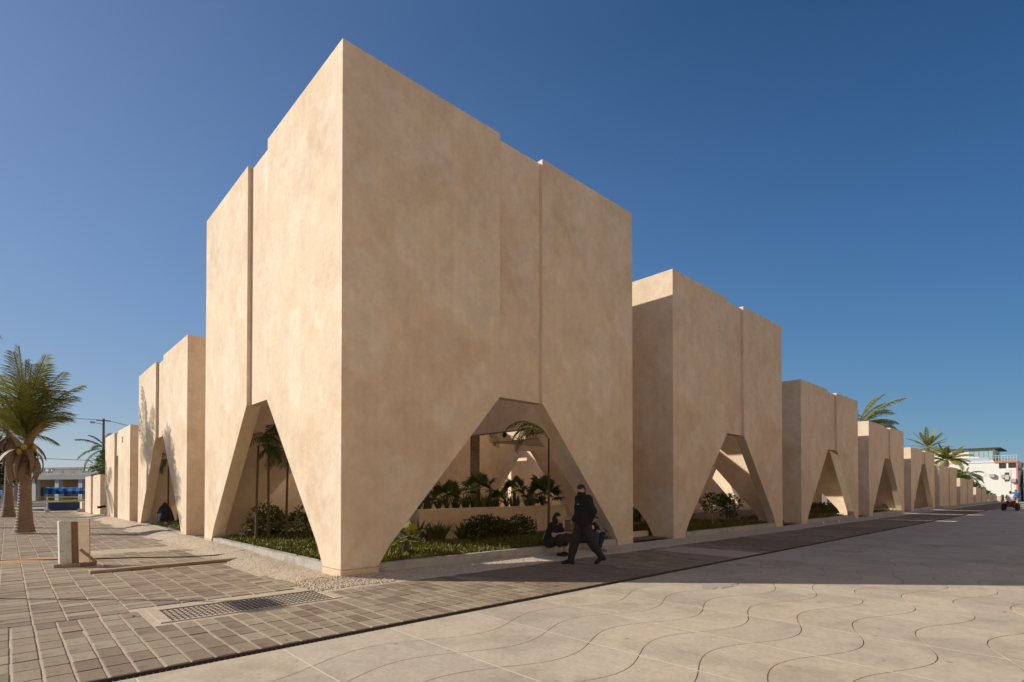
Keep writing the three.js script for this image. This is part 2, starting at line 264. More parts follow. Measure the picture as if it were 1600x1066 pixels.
{
  const p = new THREE.Group(); p.name = numbered('plaza'); p.userData = { kind: 'structure', label: 'sunlit plaza of brown pavers along the left facade' }; scene.add(p);
  part('mortar_bed', plane(-30, 0.0, -62, 0.515, -0.011), M.grout, p);
  const PW = 0.331, PD = 0.252, list = [], r = rng(9);
  for (let i = -34; i < 14; i++) for (let j = 0; j < 190; j++) {
    const x = -4.245 + (i + 0.5) * PW, z = 0.51 - (j + 0.5) * PD, edge = -0.66 - 0.12 * Math.sin(z * 1.7) + (z > -1.2 ? 0.05 : 0);
    if (x + PW / 2 > edge && z < 0.2) continue;
    if (x > GR.x0 - 0.12 - PW && x < GR.x1 + 0.35 && z > 0.3) continue;
    if (x < -4.9 - 0.28 * (8 - z)) continue;
    if (z < -46) continue;
    list.push([x, z, '']);
  }
  layPavers(p, list, PW - 0.02, PD - 0.011, 'plaza', 202, 300);
}
{ // drain grate with its concrete frame
  const t = thing('drain_grate', 'long pale metal drain grate in a concrete frame beside the corner', 'drain grate');
  const F = box, o = 0.002;
  part('frame', merge([F(GR.x0 - 0.13, GR.x0, -0.05, 0.004, GR.z0 - 0.1, GR.z1 + 0.03), F(GR.x1, GR.x1 + 0.1, -0.05, 0.004, GR.z0 - 0.1, GR.z1 + 0.03), F(GR.x0 + o, GR.x1 - o, -0.05, 0.003, GR.z0 - 0.1, GR.z0 - 0.002), F(GR.x0 + o, GR.x1 - o, -0.05, 0.002, GR.z1, GR.z1 + 0.03)]), M.grout, t);
  part('pit', box(GR.x0, GR.x1, -0.05, -0.022, GR.z0, GR.z1), flat(0.62, 0.55, 0.46), t);
  for (let i = 0; i < 8; i++) { const z = GR.z0 + 0.01 + (GR.z1 - GR.z0 - 0.04) * i / 7; part('long_bar', box(GR.x0 + 0.01, GR.x1 - 0.01, -0.018, -0.006, z, z + 0.014), M.iron, t); }
  const n = 34, c = []; for (let i = 0; i < n; i++) { const x = GR.x0 + 0.02 + (GR.x1 - GR.x0 - 0.06) * i / (n - 1); c.push(box(x, x + 0.013, -0.016, -0.004, GR.z0 + 0.006, GR.z1 - 0.006)); }
  part('cross_bar', merge(c), M.iron, t).userData.kind = 'stuff';
}
// sand and gravel along the building
function moundStrip(x0, x1, z0, z1, nx, nz, h) { const g = new THREE.PlaneGeometry(x1 - x0, z1 - z0, nx, nz); g.rotateX(-Math.PI / 2); g.translate((x0 + x1) / 2, 0, (z0 + z1) / 2); const p = g.attributes.position; for (let i = 0; i < p.count; i++) { const [x, y, z] = h(p.getX(i), p.getZ(i)); p.setXYZ(i, x, y, z); } g.computeVertexNormals(); return boxUV(g); }
const NZ = noiser(77), nz = (x, z, f) => NZ(x * f + 0.5, z * f + 0.5, 16, 4, 0.6);
const sandH = (x, z) => { const d = clamp01((x + 0.95 + 0.25 * (nz(x, z, 0.05) - 0.5)) / 0.9), lift = clamp01(-z / 6); return -0.012 + 0.05 * sstep(0.05, 0.6, d) + 0.10 * lift * sstep(0.2, 1, d) + 0.05 * (nz(x, z, 0.12) - 0.5) * sstep(0, 0.4, d); };
struct('sand_strip', moundStrip(-1.15, 0.06, -34, 0.18, 26, 420, (x, z) => [x, sandH(x, z), z]), M.sand, 'strip of pale sand banked against the left facade');
const gravH = (x, z) => -0.012 + (0.03 + 0.05 * sstep(0.5, -0.1, z)) * sstep(1.0, 0.72, z + 0.25 * (nz(x, z, 0.1) - 0.5)) * (x < -0.6 ? sstep(-1.0, -0.55, x) : 1) + 0.012 * (nz(x, z, 0.3) - 0.5);
struct('gravel_bed', moundStrip(-0.75, 100, -0.05, 1.02, 500, 14, (x, z) => [x, gravH(x, z), z]), M.gravel, 'bed of loose pale gravel at the foot of the right facade');
{ // loose stones
  const g = new THREE.IcosahedronGeometry(1, 0), p = g.attributes.position, r = rng(31); g.scale(1, 0.7, 0.85);
  const N = 10500, im = new THREE.InstancedMesh(g, flat(0.64, 0.53, 0.41), N), m = new THREE.Matrix4(), q = new THREE.Quaternion(), e = new THREE.Euler(), c = new THREE.Color();
  for (let i = 0; i < N; i++) {
    let x, z, y, s; const which = r();
    if (which < 0.22) { x = -0.8 + r() * 1.5; z = -0.15 + r() * 0.95; y = Math.max(gravH(x, z), z < 0.15 ? sandH(x, z) : -1); s = 0.010 + 0.016 * r() * r(); }
    else if (which < 0.76) { x = -0.65 + Math.pow(r(), 2.2) * 24; z = 0.02 + r() * 0.95; if (x < 1) z = 0.05 + r() * 0.62; y = gravH(x, z); s = 0.007 + 0.013 * r() * r(); }
    else { z = 0.15 - Math.pow(r(), 1.5) * 12; x = -0.85 + r() * 0.8; y = sandH(x, z); s = 0.005 + 0.013 * r() * r() * r(); }
    e.set(r() * 6, r() * 6, r() * 6); m.compose(new THREE.Vector3(x, y + s * 0.3, z), q.setFromEuler(e), new THREE.Vector3(s, s, s)); im.setMatrixAt(i, m); const k = 0.75 + 0.5 * r(); im.setColorAt(i, c.setRGB(k, k * (0.95 + 0.05 * r()), k * (0.88 + 0.1 * r())));
  }
  im.name = numbered('loose_stones'); tag(im, 'loose pale pebbles scattered along the foot of the building', 'pebbles', null, 'stuff'); im.castShadow = im.receiveShadow = true; scene.add(im);
}
// soil and paving inside the museum
struct('garden_soil', plane(0.2, 64, -9.2, -0.16, 0.10), M.earth, 'dark planted soil inside the pavilions');
struct('garden_soil', plane(0.2, 9.2, -33, -9.2, 0.10), M.earth, 'dark planted soil behind the left facade');
struct('courtyard_floor', plane(9.2, 64, -46, -9.2, 0.12), M.court, 'pale stone floor of the inner courtyard');

// ---------------------------------------------------------------- the museum pavilions
const W = 9.3, P = 11.63, T = 0.35, LIP = 0.1, SX0 = 3.93, SX1 = 5.37, APEX = 3.84;
// a wall drawn in (a, y), a along the wall, then laid out either along x (facing +z) or along -z (facing -x)
function lay(shape, depth, off, dir) {
  const g = new THREE.ExtrudeGeometry(shape, { depth, bevelEnabled: true, bevelSize: 0.012, bevelThickness: 0.012, bevelSegments: 2, bevelOffset: -0.012, steps: 1 });
  g.translate(0, 0, 0);
  if (dir === 'x') { g.translate(0, 0, -depth - off); }          // outer face looks to +z
  else { g.rotateY(Math.PI / 2); g.translate(off, 0, 0); }        // a -> -z; outer face looks to -x after mirroring below
  return g;
}
// left panel (leg at a = 0 side), strip, right panel of an A-shaped opening
function archWall(root, h, dir, plane0, kind, a0 = 0, a1 = W, outward = 1, uvo = 0) {
  // outward: +1 outer face towards +z (dir x) / towards -x (dir z) at plane0 ; -1 the other way
  const put = (pts, off, t, name, outer = M.stucco, du = 0) => {
    const g = new THREE.ExtrudeGeometry(poly(pts), { depth: t, bevelEnabled: false, steps: 1 });
    // now occupies local z in [0, t]; inner side at z = 0
    if (dir === 'x') g.translate(0, 0, outward > 0 ? plane0 - off - t : plane0 + off);
    else { g.rotateY(Math.PI / 2); g.translate(outward > 0 ? plane0 + off : plane0 - off - t, 0, 0); }
    const b = boxUV(g, uvo + du, uvo * 0.37 + du), n = b.attributes.normal, count = n.count; b.clearGroups();
    for (let i = 0, start = 0, cur = -1; i <= count; i += 3) {             // inner faces
      const d = i < count ? (dir === 'x' ? n.getZ(i) : -n.getX(i)) * outward : 0, mi = i < count ? (d < -0.5 ? 1 : 0) : -2;
      if (mi !== cur) { if (cur >= 0) b.addGroup(start, i - start, cur); start = i; cur = mi; }
    }
    part(name, b, [outer, M.stuccoInner], root);
  };
  const legL = [[0.77, 0.19], [1.02, 0.575], [SX0, APEX]], legR = [[SX1, APEX], [8.28, 0.575], [8.53, 0.19]];
  const hs = h - 0.07;
  if (kind === 'arch') {
    put([[a0, 0.19], ...legL, [SX0, h], [a0, h]], 0, T, 'wall_panel');
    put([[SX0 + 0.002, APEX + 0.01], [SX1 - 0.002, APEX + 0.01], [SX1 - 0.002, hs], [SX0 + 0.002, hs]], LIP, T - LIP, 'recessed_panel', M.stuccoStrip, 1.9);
    put([...legR, [a1, 0.19], [a1, h], [SX1, h]], 0, T, 'wall_panel');
  } else if (kind === 'half') {                                        // leg on the low side only, flat lintel over the rest
    put([[a0, 0.1], [0.77, 0.1], [1.02, 0.575], [SX0, APEX], [a1, APEX], [a1, h], [a0, h]], 0, T, 'wall');
  } else if (kind === 'halfback') {                                    // leg on the high side
    put([[a0, APEX], [SX0, APEX], [8.28, 0.575], [8.53, 0.1], [a1, 0.1], [a1, h], [a0, h]], 0, T, 'wall');
  } else if (kind === 'full') put([[a0, 0.0], [a1, 0.0], [a1, h], [a0, h]], 0, T, 'wall');
}
const plinth = (root, x0, x1, z0, z1) => part('plinth', merge([box(x0 - 0.008, x1 + 0.008, -0.05, 0.172, z0 - 0.008, z1 + 0.008), box(x0 + 0.02, x1 - 0.02, 0.172, 0.195, z0 + 0.02, z1 - 0.02)]), M.stuccoPlinth, root);
const kerbRun = (root, x0, x1, z0, z1, h) => { const g = bevelBox(x1 - x0, h + 0.08, z1 - z0, 0.012); g.translate((x0 + x1) / 2, h / 2 - 0.04, (z0 + z1) / 2); part('kerb', boxUV(g), M.kerb, root); };

function pavilion(name, label, x, z, h, walls, uvo, roofed = true) {     // x, z: near corner; walls: kinds for front(+z), left(-x), right(+x), back(-z)
  const g = thing(name, label, 'pavilion', x, 0, z, 0, 'stucco pavilions of the museum');
  const [front, left, right, back] = walls;
  archWall(g, h, 'x', 0, front, 0, W, 1, uvo);
  archWall(g, h, 'z', 0, left, T, W, 1, uvo);
  archWall(g, h, 'z', W, right, T, W, -1, uvo);
  archWall(g, roofed ? h - 0.5 : h, 'x', -W, back, T, W - T, -1, uvo);
  if (roofed) part('roof_slab', box(2.45, 7.1, h - 0.42, h - 0.12, -W + T, -T), M.stuccoInner, g);    // a long skylight stays open beside the left wall
  return g;
}
const corner = pavilion('pavilion', 'tallest stucco pavilion standing at the street corner with two A-shaped openings', 0, 0, 10.04, ['arch', 'arch', 'half', 'half'], 0, false);
plinth(corner, 0, 0.77, -0.77, 0); plinth(corner, 8.53, W, -0.6, 0); plinth(corner, 0, 0.6, -W, -8.53);
kerbRun(corner, 0.785, 8.515, -0.2, -0.03, 0.235); kerbRun(corner, 0.03, 0.2, -8.515, -0.785, 0.235);
const R = [
  [9.01, 'second tallest stucco pavilion, first to the right of the corner one along the street'],
  [6.98, 'stucco pavilion with thin palms in its opening, second to the right of the corner one'],
  [6.01, 'stucco pavilion below the windblown palm crown, third to the right of the corner one'],
  [5.0, 'stucco pavilion with a dark narrow opening, farthest along the street to have one'],
];
R.forEach(([h, label], i) => {
  const g = pavilion('pavilion', label, P * (i + 1), 0, h, ['arch', 'half', 'half', i < 3 ? 'halfback' : 'full'], 1.7 * (i + 1));
  plinth(g, 0, 0.77, -0.6, 0); plinth(g, 8.53, W, -0.6, 0);
  kerbRun(g, 0.785, 8.515, -0.2, -0.03, 0.235);
  const lw = box(-P + W + 0.01, -0.01, -0.05, 0.27, -1.15, -0.95); part('low_wall', lw, M.stuccoPlinth, g);
});
const L2 = pavilion('pavilion', 'sunlit stucco pavilion carrying a palm frond shadow, first behind the corner one on the left', 0, -P, 7.0, ['half', 'arch', 'full', 'half'], 3.3, false);
plinth(L2, 0, 0.6, -0.77, 0); plinth(L2, 0, 0.6, -W, -8.53); kerbRun(L2, 0.03, 0.2, -8.515, -0.785, 0.16);
// solid planters at the ends of both wings: two panels, a recessed strip between them
function solid(name, label, cat, x, z, h, dirs, uvo, group) {
  const g = thing(name, label, cat, x, 0, z, 0, group);
  const b = (x0, x1, y0, y1, z0, z1, nm) => part(nm, boxUV(bevelBox(x1 - x0, y1 - y0, z1 - z0, 0.012).translate((x0 + x1) / 2, (y0 + y1) / 2, (z0 + z1) / 2), uvo, 0), M.stucco, g);
  const hs = h - 0.05;
  if (dirs === 'front') { b(0, SX0, 0, h, -T, 0, 'wall_panel'); b(SX0 + 0.01, SX1 - 0.01, 0, hs, -T, -LIP, 'recessed_panel'); b(SX1, W, 0, h, -T, 0, 'wall_panel'); b(0, T, 0, h, -W, -T - 0.002, 'side_wall'); }
  else { b(0, T, 0, h, -SX0, 0, 'wall_panel'); b(LIP, T, 0, hs, -SX1 + 0.01, -SX0 - 0.01, 'recessed_panel'); b(0, T, 0, h, -W, -SX1, 'wall_panel'); b(T + 0.002, W, 0, h, -T, 0, 'side_wall'); }
  if (dirs === 'front') { b(T + 0.002, W - T - 0.002, 0, h - 0.01, -W, -W + T, 'back_wall'); b(W - T, W, 0, h, -W, -T - 0.002, 'side_wall'); } else { b(T + 0.002, W, 0, h - 0.01, -W, -W + T, 'side_wall'); b(W - T, W, 0, h, -W + T + 0.002, -T - 0.002, 'back_wall'); }
  part('planting_soil', box(T, W - T, 0, h - 0.12, -W + T, -T), M.earth, g);
  return g;
}
const SG = 'solid stucco planters at the ends of the museum';
const lowR = [[4.0, 'closed stucco block just past the last opening on the street side'], [3.0, 'waist to head high stucco planter topped by a green hedge on the street side'], [2.06, 'low stucco planter topped by trailing green, next to last on the street side'], [1.1, 'lowest stucco planter, last one on the street side']];
lowR.forEach(([h, l], i) => { const g = solid('planter_block', l, 'planter', P * (5 + i), 0, h, 'front', i * 2.1, SG); kerbRun(g, 0.02, W - 0.02, 0.03, 0.2, 0.2); });
{ // left wing: block with a tall slot, then two low planters
  const h = 4.96, g = thing('planter_block', 'sunlit stucco block with a tall dark slot and a small square hole on the left', 'planter', 0, 0, -2 * P, 0, SG);
  const b = (x0, x1, y0, y1, z0, z1, nm) => part(nm, boxUV(bevelBox(x1 - x0, y1 - y0, z1 - z0, 0.012).translate((x0 + x1) / 2, (y0 + y1) / 2, (z0 + z1) / 2), 1.1, 0), M.stucco, g);
  const hz = -2.45, hy = 4.36, hr = 0.16, s = poly([[0, 0], [SX0, 0], [SX0, h], [0, h]]), hole = new THREE.Path(); hole.moveTo(-hz - hr, hy - hr); hole.lineTo(-hz + hr, hy - hr); hole.lineTo(-hz + hr, hy + hr); hole.lineTo(-hz - hr, hy + hr); hole.closePath(); s.holes.push(hole);
  const w = new THREE.ExtrudeGeometry(s, { depth: T - 0.02, bevelEnabled: true, bevelSize: 0.01, bevelThickness: 0.01, bevelSegments: 1, bevelOffset: -0.01 }); w.translate(0, 0, 0.01); w.rotateY(Math.PI / 2); part('wall_panel', boxUV(w, 1.1, 0), M.stucco, g);
  b(LIP, T, 3.64, h - 0.06, -SX1 + 0.01, -SX0 - 0.01, 'recessed_panel'); b(T + 0.3, T + 0.5, 0, 3.64, -SX1 - 0.3, -SX0 + 0.3, 'slot_back');
  b(0, T, 0, h, -W, -SX1, 'wall_panel'); b(T + 0.002, W, 0, h, -T, 0, 'side_wall'); b(T + 0.002, W, 0, h, -W, -W + T, 'side_wall'); b(W - T, W, 0, h, -W + T + 0.002, -T - 0.002, 'back_wall');
  part('roof', box(T, W - T, h - 0.5, h - 0.3, -W + T, -T), M.court, g);
  part('spout', bar([-0.42, 0.62, -W + 0.5], [0.1, 0.7, -W + 0.5], 0.07), M.dark, g);
  solid('planter_block', 'low sunlit stucco planter with bright green shrubs on top, far left', 'planter', 0, -3 * P, 2.72, 'side', 4.2, SG);
  solid('planter_block', 'knee high sunlit stucco planter at the end of the left wing', 'planter', 0, -4 * P, 0.72, 'side', 5.2, SG);
}
// inner court pavilions seen through the openings
[[P, 8.0, 'tall inner stucco pavilion glimpsed through the openings of the corner one', ['arch', 'arch', 'arch', 'full']], [2 * P, 7.5, 'tall inner stucco pavilion behind the second opening on the street', ['arch', 'half', 'half', 'full']], [3 * P, 7.0, 'inner stucco pavilion behind the opening with thin palms', ['arch', 'half', 'half', 'full']], [4 * P, 6.0, 'inner stucco pavilion behind the narrow dark opening on the street', ['arch', 'half', 'full', 'full']]].forEach(([x, h, l, w], i) => { delete pavilion('inner_pavilion', l, x, -P, h, w, 6.1 + i, false).userData.group; });

delete pavilion('inner_pavilion', 'farthest inner stucco pavilion closing the view through the corner openings', 2 * P, -2 * P, 6.0, ['full', 'full', 'full', 'full'], 8.3, false).userData.group;

// ---------------------------------------------------------------- plants
function frondGeo(L, e0, droop, o = {}) {
  const { n = 44, leafLen = 0.75, w = 0.036, hang = 0.55, seed = 1, start = 0.16, side = 1 } = o, r = rng(seed), pos = [], rach = [];
  let x = 0, y = 0; const S = 24, path = [[0, 0, e0]];
  for (let i = 1; i <= S; i++) { const a = e0 - droop * Math.pow(i / S, 1.4); x += Math.cos(a) * L / S; y += Math.sin(a) * L / S; path.push([x, y, a]); }
  const at = (t) => { const f = Math.min(S - 1e-6, t * S), i = Math.floor(f), k = f - i, a = path[i], b = path[i + 1]; return [a[0] + (b[0] - a[0]) * k, a[1] + (b[1] - a[1]) * k, a[2] + (b[2] - a[2]) * k]; };
  for (let i = 0; i < n; i++) for (const sd of [-1, 1]) {
    const t = start + (1 - start) * (i + 0.25 * r()) / n, [px, py, a] = at(t), len = leafLen * Math.pow(Math.sin(Math.PI * (0.14 + 0.80 * (i / n))), 0.7) * (0.85 + 0.3 * r());
    const tx = Math.cos(a), ty = Math.sin(a), h = hang * (0.5 + 0.9 * r());
    let d = [tx * 0.75 + ty * 0.15, ty * 0.75 - h * 0.5, sd * side * (0.75 + 0.2 * r())]; const m = Math.hypot(...d); d = d.map((q) => q / m);
    let d2 = [d[0], d[1] - h * 0.9, d[2] * 0.8]; const m2 = Math.hypot(...d2); d2 = d2.map((q) => q / m2);
    const ww = w * (0.8 + 0.4 * r()), bx = tx * ww * 0.5, by = ty * ww * 0.5;
    const A = [px - bx * 0.5, py - by * 0.5, 0], B = [px + bx * 0.5, py + by * 0.5, 0], mid = [px + d[0] * len * 0.5, py + d[1] * len * 0.5, d[2] * len * 0.5], C = [mid[0] - bx, mid[1] - by, mid[2]], D = [mid[0] + bx, mid[1] + by, mid[2]], E = [mid[0] + d2[0] * len * 0.5, mid[1] + d2[1] * len * 0.5, mid[2] + d2[2] * len * 0.5];
    pos.push(...A, ...B, ...D, ...A, ...D, ...C, ...C, ...D, ...E);
  }
  const g = new THREE.BufferGeometry(); g.setAttribute('position', new THREE.Float32BufferAttribute(pos, 3)); g.computeVertexNormals(); g.setAttribute('uv', new THREE.BufferAttribute(new Float32Array(pos.length / 3 * 2), 2));
  const tr = new THREE.TubeGeometry(new THREE.CatmullRomCurve3(path.filter((_, i) => i % 3 === 0).map(([a, b]) => new THREE.Vector3(a, b, 0))), 12, 0.018 * (L / 3), 4);
  return { blades: g, rachis: tr };
}
function trunkGeo(h, r0, r1, lean = [0, 0], rings = 30, flare = 0.5, seed = 1) {
  const r = rng(seed), seg = rings * 2, rad = 14, pos = [], idx = [], uv = [];
  for (let i = 0; i <= seg; i++) { const t = i / seg, R0 = (r0 + (r1 - r0) * Math.min(1, t * 1.15)) * (1 + flare * Math.exp(-t * 9)) * (i % 2 ? 1.035 : 0.965) * (0.98 + 0.04 * r()), cx = lean[0] * t * t, cz = lean[1] * t * t;
    for (let j = 0; j <= rad; j++) { const a = j / rad * 2 * Math.PI; pos.push(cx + Math.cos(a) * R0, t * h, cz + Math.sin(a) * R0); uv.push(j / rad * 1.0, t * h); } }
  for (let i = 0; i < seg; i++) for (let j = 0; j < rad; j++) { const a = i * (rad + 1) + j, b = a + rad + 1; idx.push(a, b, a + 1, b, b + 1, a + 1); }
  const g = new THREE.BufferGeometry(); g.setAttribute('position', new THREE.Float32BufferAttribute(pos, 3)); g.setAttribute('uv', new THREE.Float32BufferAttribute(uv, 2)); g.setIndex(idx); g.computeVertexNormals(); return g;
}
function husk(L, w, e0, droop) { const pos = [], S = 7; let x = 0, y = 0; const pts = []; for (let i = 0; i <= S; i++) { const t = i / S, a = e0 - droop * t; if (i) { x += Math.cos(a) * L / S; y += Math.sin(a) * L / S; } pts.push([x, y, w * (1 - 0.75 * t * t) * (t > 0.94 ? 0.5 : 1)]); } for (let i = 0; i < S; i++) { const [x0, y0, w0] = pts[i], [x1, y1, w1] = pts[i + 1]; for (const s of [-1, 1]) { const a = [x0, y0, 0], b = [x1, y1, 0], c = [x1 - 0.02, y1 + 0.03, s * w1], d = [x0 - 0.02, y0 + 0.03, s * w0]; pos.push(...a, ...b, ...c, ...a, ...c, ...d); } } const g = new THREE.BufferGeometry(); g.setAttribute('position', new THREE.Float32BufferAttribute(pos, 3)); g.computeVertexNormals(); return g; }
function palm(label, x, z, y0, o) {
  const { h = 4, r0 = 0.3, r1 = 0.2, lean = [0, 0], L = 3, n = 16, seed = 1, elev = [1.35, -0.3], droop = [1.3, 1.1], mats = [M.frond], leafLen = 0.75, lw = 0.036, n2 = 44, husks = 0, nuts = 0, az = null, bark = M.bark, group, name = 'palm_tree', hang = 0.55, wind = 0, flare = 0.5, short = 0 } = o;
  const g = thing(name, label, 'palm tree', x, y0, z, 0, group), r = rng(seed);
  part('trunk', trunkGeo(h, r0, r1, lean, Math.max(8, Math.round(h * 9)), flare, seed), bark, g);
  const top = [lean[0], h, lean[1]];
  const V = 5, geos = []; for (let i = 0; i < V; i++) geos.push(frondGeo(L, 0, 0, { seed: 1 }) && null);
  for (let i = 0; i < n; i++) {
    const t = i / (n - 1), e = elev[0] + (elev[1] - elev[0]) * Math.pow(t, 0.8) + (r() - 0.5) * 0.15, dr = droop[0] + (droop[1] - droop[0]) * t + (r() - 0.5) * 0.2, len = L * (0.85 + 0.25 * r()) * (t < 0.12 ? 0.9 : 1) * (1 - short * t);
    const a = (az ? az[i % az.length] : i * 2.39996) + (r() - 0.5) * 0.3;
    const f = frondGeo(len, e, dr, { n: n2, leafLen: leafLen * (t < 0.1 ? 0.6 : 1), w: lw, hang, seed: seed * 31 + i, side: t < 0.1 ? 0.35 : 1 });
    const m = part('frond', f.blades, mats[Math.floor(r() * mats.length)], g), k = part('rachis', f.rachis, M.rachis, m);
    m.position.set(...top); m.rotation.set(0, a, 0); if (wind) m.rotation.z = 0;
  }
  for (let i = 0; i < husks; i++) { const a = i * 2.4 + r() * 0.5, up = r() < 0.16, m = part('dead_leaf', husk(0.9 + 0.6 * r(), 0.10 + 0.09 * r(), up ? 1.15 : 0.35 - 0.9 * r(), up ? 0.5 : 1.5 + r() * 0.9), M.frondDry, g); m.position.set(top[0], h - 0.06 - 0.65 * r() * r(), top[2]); m.rotation.y = a; }
  for (let i = 0; i < nuts; i++) { const s = new THREE.SphereGeometry(0.11, 10, 8); s.scale(0.85, 1.25, 0.85); const m = part('coconut', s, flat(0.42, 0.25, 0.03, { roughness: 0.5 }), g), a = i * 1.9 + 0.4; m.position.set(top[0] + Math.cos(a) * (r1 + 0.1), h - 0.1 - 0.18 * (i % 2), top[2] + Math.sin(a) * (r1 + 0.1)); }
  return g;
}
const RIGHT = Math.atan2(0.6803, 0.7329);       // azimuth whose +x points to the right of the view: x cos, z = -sin -> angle about y is negative
palm('stout coconut palm with upright fronds and a brown skirt, nearest at left', -3.99, -18.35, 0.05, { h: 3.35, r0: 0.235, r1: 0.165, L: 4.0, n: 20, seed: 4, short: 0.55, bark: M.barkBrown, elev: [1.56, 1.26], droop: [0.15, 1.25], mats: [M.frond, M.frond, M.frondYoung], leafLen: 0.9, lw: 0.034, n2: 62, husks: 36, nuts: 5, hang: 0.35, az: [-0.75, 2.2, 3.6, -0.6, 1.2, -0.9, 2.9, -0.3, 4.2, -1.3, 0.1, 3.2, -0.75, 1.8, -0.5, 2.5] });
palm('slimmer coconut palm behind the stout one at the left edge', -4.42, -36.6, 0.0, { h: 5.1, r0: 0.22, r1: 0.17, bark: M.barkBrown, L: 2.6, n: 15, seed: 14, elev: [1.3, -0.2], droop: [0.8, 1.2], mats: [M.frond, M.frondDry], leafLen: 0.8, lw: 0.05, husks: 18, flare: 0.9 });
palm('coconut palm standing out of frame at left whose shadow falls on the plaza', -7.6, -26.4, 0.0, { h: 8.6, r0: 0.26, r1: 0.18, L: 3.4, n: 11, seed: 24, elev: [1.53, 0.9], droop: [0.2, 2.2], leafLen: 0.9, lw: 0.05 });
palm('windblown coconut palm rising behind the street wing, tallest there', 53.4, -5.2, 0.1, { h: 7.5, r0: 0.22, r1: 0.16, L: 4.0, n: 24, seed: 34, elev: [1.4, -0.2], droop: [0.8, 1.5], mats: [M.frond, M.frondYoung], leafLen: 0.95, lw: 0.06, az: [-0.75, -0.9, 2.4, -0.6, -1.2, 2.0, -0.75, 3.2, -0.5, 1.2] });
palm('stiff spiky palm rising behind the street wing, second of the crowns there', 96, -7, 0.9, { h: 7.2, r0: 0.3, r1: 0.3, L: 3.0, n: 34, seed: 44, elev: [1.5, -0.25], droop: [0.15, 0.55], mats: [M.frond, M.frondYoung], leafLen: 0.5, lw: 0.09, n2: 30, hang: 0.1, flare: 0 });
palm('yellow green coconut palm growing from a street planter before the white building', 83.4, -3, 1.9, { h: 3.5, r0: 0.2, r1: 0.15, L: 2.8, n: 22, seed: 54, elev: [1.45, 0.2], droop: [0.6, 1.5], mats: [M.frond, M.frondYoung], leafLen: 0.7, lw: 0.08 });
palm('dark drooping palm on the next to last street planter against the white building', 89.6, -1.9, 1.9, { h: 1.9, r0: 0.2, r1: 0.15, L: 2.4, n: 18, seed: 64, elev: [0.9, -0.4], droop: [1.0, 1.4], mats: [M.fan, M.frond], leafLen: 0.6, lw: 0.07 });
palm('distant palm half hidden by the left wing beside the utility pole', 3.4, -63.2, 0.0, { h: 6.2, r0: 0.25, r1: 0.18, L: 3.2, n: 15, seed: 74, elev: [1.3, -0.4], droop: [0.8, 1.5], leafLen: 0.6, lw: 0.06 });
// slender garden palms
const slim = (label, x, z, h, seed, o = {}) => palm(label, x, z, 0.1, { h, r0: 0.04, r1: 0.028, L: 1.15, n: 8, seed, elev: [1.3, 0.1], droop: [1.2, 1.9], leafLen: 0.42, lw: 0.03, n2: 26, bark: M.thinBark, mats: [M.fan], name: 'slender_palm', flare: 0.2, ...o });
slim('slender garden palm in the corner pavilion, leftmost of three in its left opening', 0.70, -6.75, 2.85, 3, { lean: [0.12, -0.22], az: [0.2, -0.9, 1.0, -1.3, 0.6], n: 7, L: 0.95 });
slim('slender garden palm in the corner pavilion, tallest of three in its left opening', 1.15, -7.1, 3.15, 5, { n: 10, L: 1.1, az: [0.2, -0.9, 1.2, -1.4, 0.6, 1.9] });
slim('slender garden palm in the corner pavilion, rightmost of three in its left opening', 1.75, -7.3, 2.75, 7, { lean: [0.05, 0] });
slim('slender palm bending left over the seated people in the street opening', 7.75, -2.0, 3.15, 9, { lean: [-0.05, 0.05], L: 1.5, n: 5, az: [2.4, 2.6, 2.2, 2.9, 1.9], elev: [1.2, 0.6], droop: [1.9, 2.2] });
slim('slender palm in the pavilion with thin palms, right one of the pair', 27.2, -2.1, 2.9, 11, { bark: M.paleBark, n: 10 });
slim('slender palm in the pavilion with thin palms, left one of the pair', 27.0, -3.1, 2.35, 12, { bark: M.paleBark });
slim('slender palm rising behind the dark sack in the left wing opening', 0.95, -19.5, 3.0, 13, { bark: M.thinBark });
